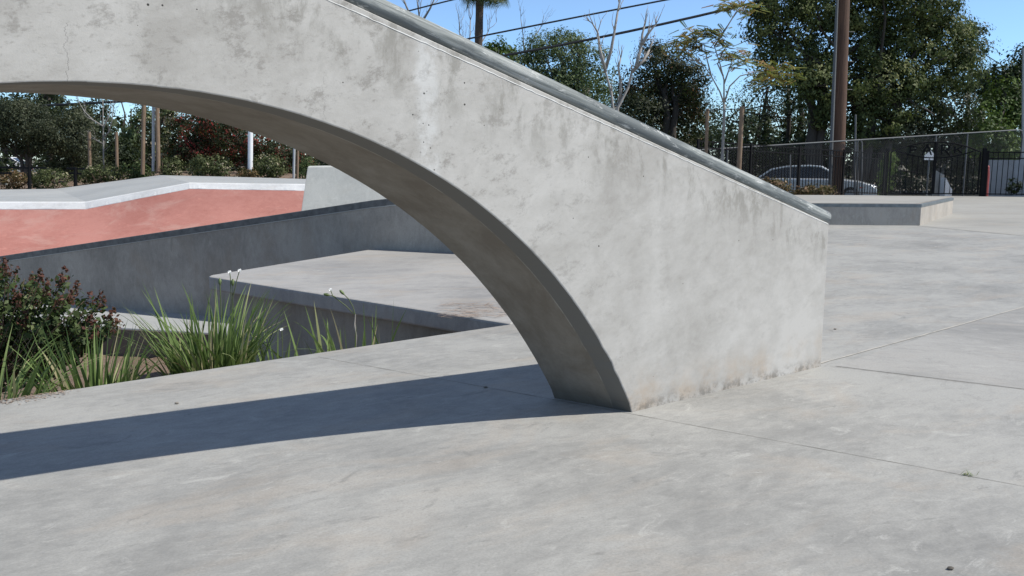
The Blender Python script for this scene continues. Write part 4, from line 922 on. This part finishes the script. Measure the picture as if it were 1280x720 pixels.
# young staked tree with autumn leaves
def young():
    Y = 27.2; th = thing('young_tree', 'young staked tree with yellow orange leaf sprays in front of the iron fence', 'tree', at(905, 250, Y))
    m = MB(); P_ = lambda L: [at(x, y, Y) for x, y in L]
    m.tube(P_([(902, 252), (903, 195), (905, 150), (905.5, 130)]), [.055, .05, .042, .038], 8)
    br = [[(905.5, 131), (900, 115), (889, 95), (880, 82), (872, 70)], [(889, 95), (884, 75), (880, 55)], [(905, 130), (905, 100), (900, 80), (893, 58), (888, 48)], [(905.5, 128), (912, 108), (925, 95), (945, 90), (965, 92)], [(905, 105), (912, 85), (918, 70)], [(904, 95), (897, 80), (905, 62), (912, 55)], [(880, 82), (866, 74), (855, 62)], [(893, 58), (908, 35), (920, 15), (930, 8)]]
    for b in br: m.tube(P_(b), [.028*(1-.7*i/(len(b)-1)) for i in range(len(b))], 6)
    m.build('trunk', M['greybark'], th, fix=False)
    V = []; T = []
    sprays = [(862, 48, 20, 9, 26), (878, 42, 20, 8, 26), (850, 58, 12, 8, 12), (893, 40, 12, 6, 12), (905, 50, 10, 7, 8), (925, 62, 14, 9, 15), (915, 75, 14, 9, 12), (930, 75, 10, 7, 8), (960, 88, 22, 8, 30), (975, 95, 16, 8, 20), (955, 98, 16, 7, 14), (987, 84, 8, 4, 7), (920, 5, 20, 6, 18), (940, 10, 14, 5, 10), (905, 3, 10, 4, 7), (895, 62, 18, 7, 9), (868, 60, 16, 7, 12)]
    for (px, py, rx, ry, n) in sprays:
        for i in range(int(n*1.9)):
            c = at(px + random.gauss(0, rx*.6), py + random.gauss(0, ry*.75), Y + random.gauss(0, .35)); az = random.uniform(0, 6.3); d = Vector((math.cos(az), math.sin(az), random.uniform(-.6, -.05))).normalized(); s_ = d.cross(Vector((0, 0, 1))).normalized()
            tn = random.gauss(.45, .25)
            for k in range(9):         # pinnate leaf
                for sg_ in (-1, 1):
                    o_ = c + d*(.042*k); e = (s_*sg_*.9 + d*.5 + Vector((0, 0, -.35))).normalized(); L = .115*(1-.05*k); pw = d*.026
                    V += [o_, o_ + e*L*.5 + pw, o_ + e*L, o_ + e*L*.5 - pw]; T.append(tn + random.gauss(0, .1))
    facemesh('leaf_sprays', np.array([tuple(v_) for v_ in V]), 4, np.array(T), M['autumn'], th)
    m = MB(); m.tube([at(884, 138, 27.4), at(904, 137, 27.2), at(926, 136, 27.0)], [.014], 5); m.build('tie_strap', M['rubber'], th)
young()

# palm
pY = 60; palm = thing('palm_tree', 'tall palm with a dark rough trunk, its crown cut by the top of the picture', 'palm', at(594, 230, pY))
m = MB(); pts = [at(593 + 8*(1-(y+40)/270), y, pY) for y in np.linspace(230, -40, 30)]; m.tube(pts, [.27*(1+.06*random.random()) for _ in pts], 12); m.build('trunk', M['palmbark'], palm)
V = []; T = []; ct = at(606, -25, pY)
for i in range(34):
    az = i*2.399; el0 = random.uniform(-.75, 1.0); p = np.array(ct); d0 = np.array([math.cos(az), math.sin(az), 0]); ang = el0; L = 2.5; stp = L/8; P_ = [p.copy()]
    for k in range(8): p = p + (d0*math.cos(ang)+np.array([0, 0, math.sin(ang)]))*stp; ang -= .11; P_.append(p.copy())
    hub_ = P_[5]; fw = unit(P_[8]-P_[5]); sd = np.cross(fw, [0, 0, 1]); sd = sd/np.linalg.norm(sd); upv = np.cross(sd, fw)
    for k in range(22):
        a = (k/21-.5)*3.4; dr = fw*math.cos(a)+sd*math.sin(a); tip = hub_ + dr*.95 + np.array([0, 0, -.22*abs(math.sin(a)) - .12]); sw = np.cross(dr, upv)*.03
        V += [hub_, hub_+dr*.5+sw, tip, hub_+dr*.5-sw]; T.append(random.gauss(.5, .2))
    for a_, b_ in zip(P_[:5], P_[1:6]): V += [a_-sd*.03, a_+sd*.03, b_+sd*.03, b_-sd*.03]; T.append(.8)
facemesh('fronds', np.array(V), 4, np.array(T), M['frond'], palm)

# left, seen under the arch
tree('oak_tree', 'broad dark oak with a low rounded crown, leftmost under the arch', 30, 226, 41, [(25, 155, 40, 22), (45, 172, 34, 20), (-20, 160, 40, 30), (70, 165, 28, 22), (20, 140, 40, 14), (38, 185, 22, 12)], 42000, .08, 'oak', [(25, 185), (40, 190), (33, 180)], 'bark', .11, .36, 90, .5, .26)
tree('conifer_tree', 'dark layered conifer top behind the oak', 63, 226, 52, [(64, 122, 18, 4), (66, 129, 22, 4), (62, 115, 14, 4), (58, 108, 12, 4), (66, 138, 24, 6), (60, 150, 26, 8), (60, 170, 28, 18)], 7000, .16, 'darkgreen', [(62, 105)], 'bark', .2, .22, 34)
tree('left_back_tree', 'dark green tree with an open top at the left edge behind the oak', 4, 226, 54, [(-4, 122, 12, 16), (30, 124, 14, 10), (14, 140, 30, 14), (-30, 130, 30, 30), (38, 138, 20, 12), (95, 138, 16, 8), (104, 150, 20, 16)], 7000, .18, 'darkgreen', [(5, 130)], 'bark', .2, .35, 34, .5)
tree('olive_tree', 'grey olive green tree right of the oak', 92, 226, 43, [(92, 170, 28, 26), (84, 195, 24, 20), (105, 190, 22, 22), (98, 152, 20, 16), (118, 205, 16, 14)], 16000, .095, 'oak', [(92, 180)], 'bark', .1, .30, 34, .68, .2)
tree('dark_back_tree', 'very dark tree between the olive tree and the tall stakes', 130, 226, 48, [(112, 150, 14, 20), (126, 175, 22, 26), (150, 192, 20, 16), (140, 205, 30, 14), (160, 178, 12, 12), (104, 140, 10, 10), (128, 135, 10, 14)], 7500, .14, 'darkgreen', [(128, 165)], 'bark', .12, .3, 32, .5)
tree('green_back_tree', 'mid green tree seen just left of the tall stakes', 165, 226, 50, [(168, 170, 16, 14), (160, 186, 22, 16), (176, 190, 14, 20), (172, 150, 8, 14), (182, 140, 8, 16)], 5500, .15, 'eucalypt', [(166, 170)], 'bark', .12, .3, 30, .35)
tree('flecked_tree', 'pale flecked tree behind the white pole', 197, 226, 42, [(206, 152, 9, 12), (202, 172, 10, 14), (210, 188, 10, 14), (186, 168, 7, 22), (190, 190, 10, 14), (208, 138, 10, 8)], 3600, .15, 'shrub', [(200, 160)], 'bark', .06, .26, 18, .72, .25, .2)
tree('red_leaf_tree', 'dark tree with deep red leaves, left one under the arch', 245, 226, 41, [(238, 155, 26, 14), (228, 178, 20, 16), (255, 172, 24, 18), (262, 155, 18, 14), (240, 192, 28, 14), (270, 185, 18, 16)], 18000, .10, 'redleaf', [(245, 180)], 'bark', .09, .28, 40, .40, .34)
tree('red_leaf_tree', 'dark tree with reddish leaves, behind the thick white post', 310, 226, 42, [(295, 172, 26, 18), (325, 182, 26, 16), (350, 195, 26, 14), (300, 192, 30, 14), (375, 205, 24, 12), (285, 160, 20, 10)], 17000, .10, 'redleaf', [(310, 190)], 'bark', .09, .28, 40, .34, .32)
tree('bare_back_tree', 'thin dark forked tree against the pale gap by the stakes', 160, 226, 56, [(158, 196, 18, 10)], 500, .15, 'darkgreen', [(156, 140), (164, 136), (152, 128)], 'bark', .07, .3, 20, limbs=1)
tree('dark_understorey', 'low dark hedge filling the gap under the trees at left', 190, 232, 46, [(x, 212, 34, 15) for x in range(-60, 440, 32)] + [(x, 198, 20, 10) for x in (195, 220, 260, 300, 340)], 13000, .2, 'darkgreen', [(190, 205)], 'bark', .08, .35, 34, .3)
# far wood behind everything
V = [];
bl = [B(px, 200 - random.uniform(0, 14), 60, 34 + random.uniform(0, 16), 105) for px in range(-700, 2000, 55)]
o = crown('far_wood', bl, 36000, .75, M['darkgreen'], None, 1.3, 40, .55); o['kind'] = 'stuff'
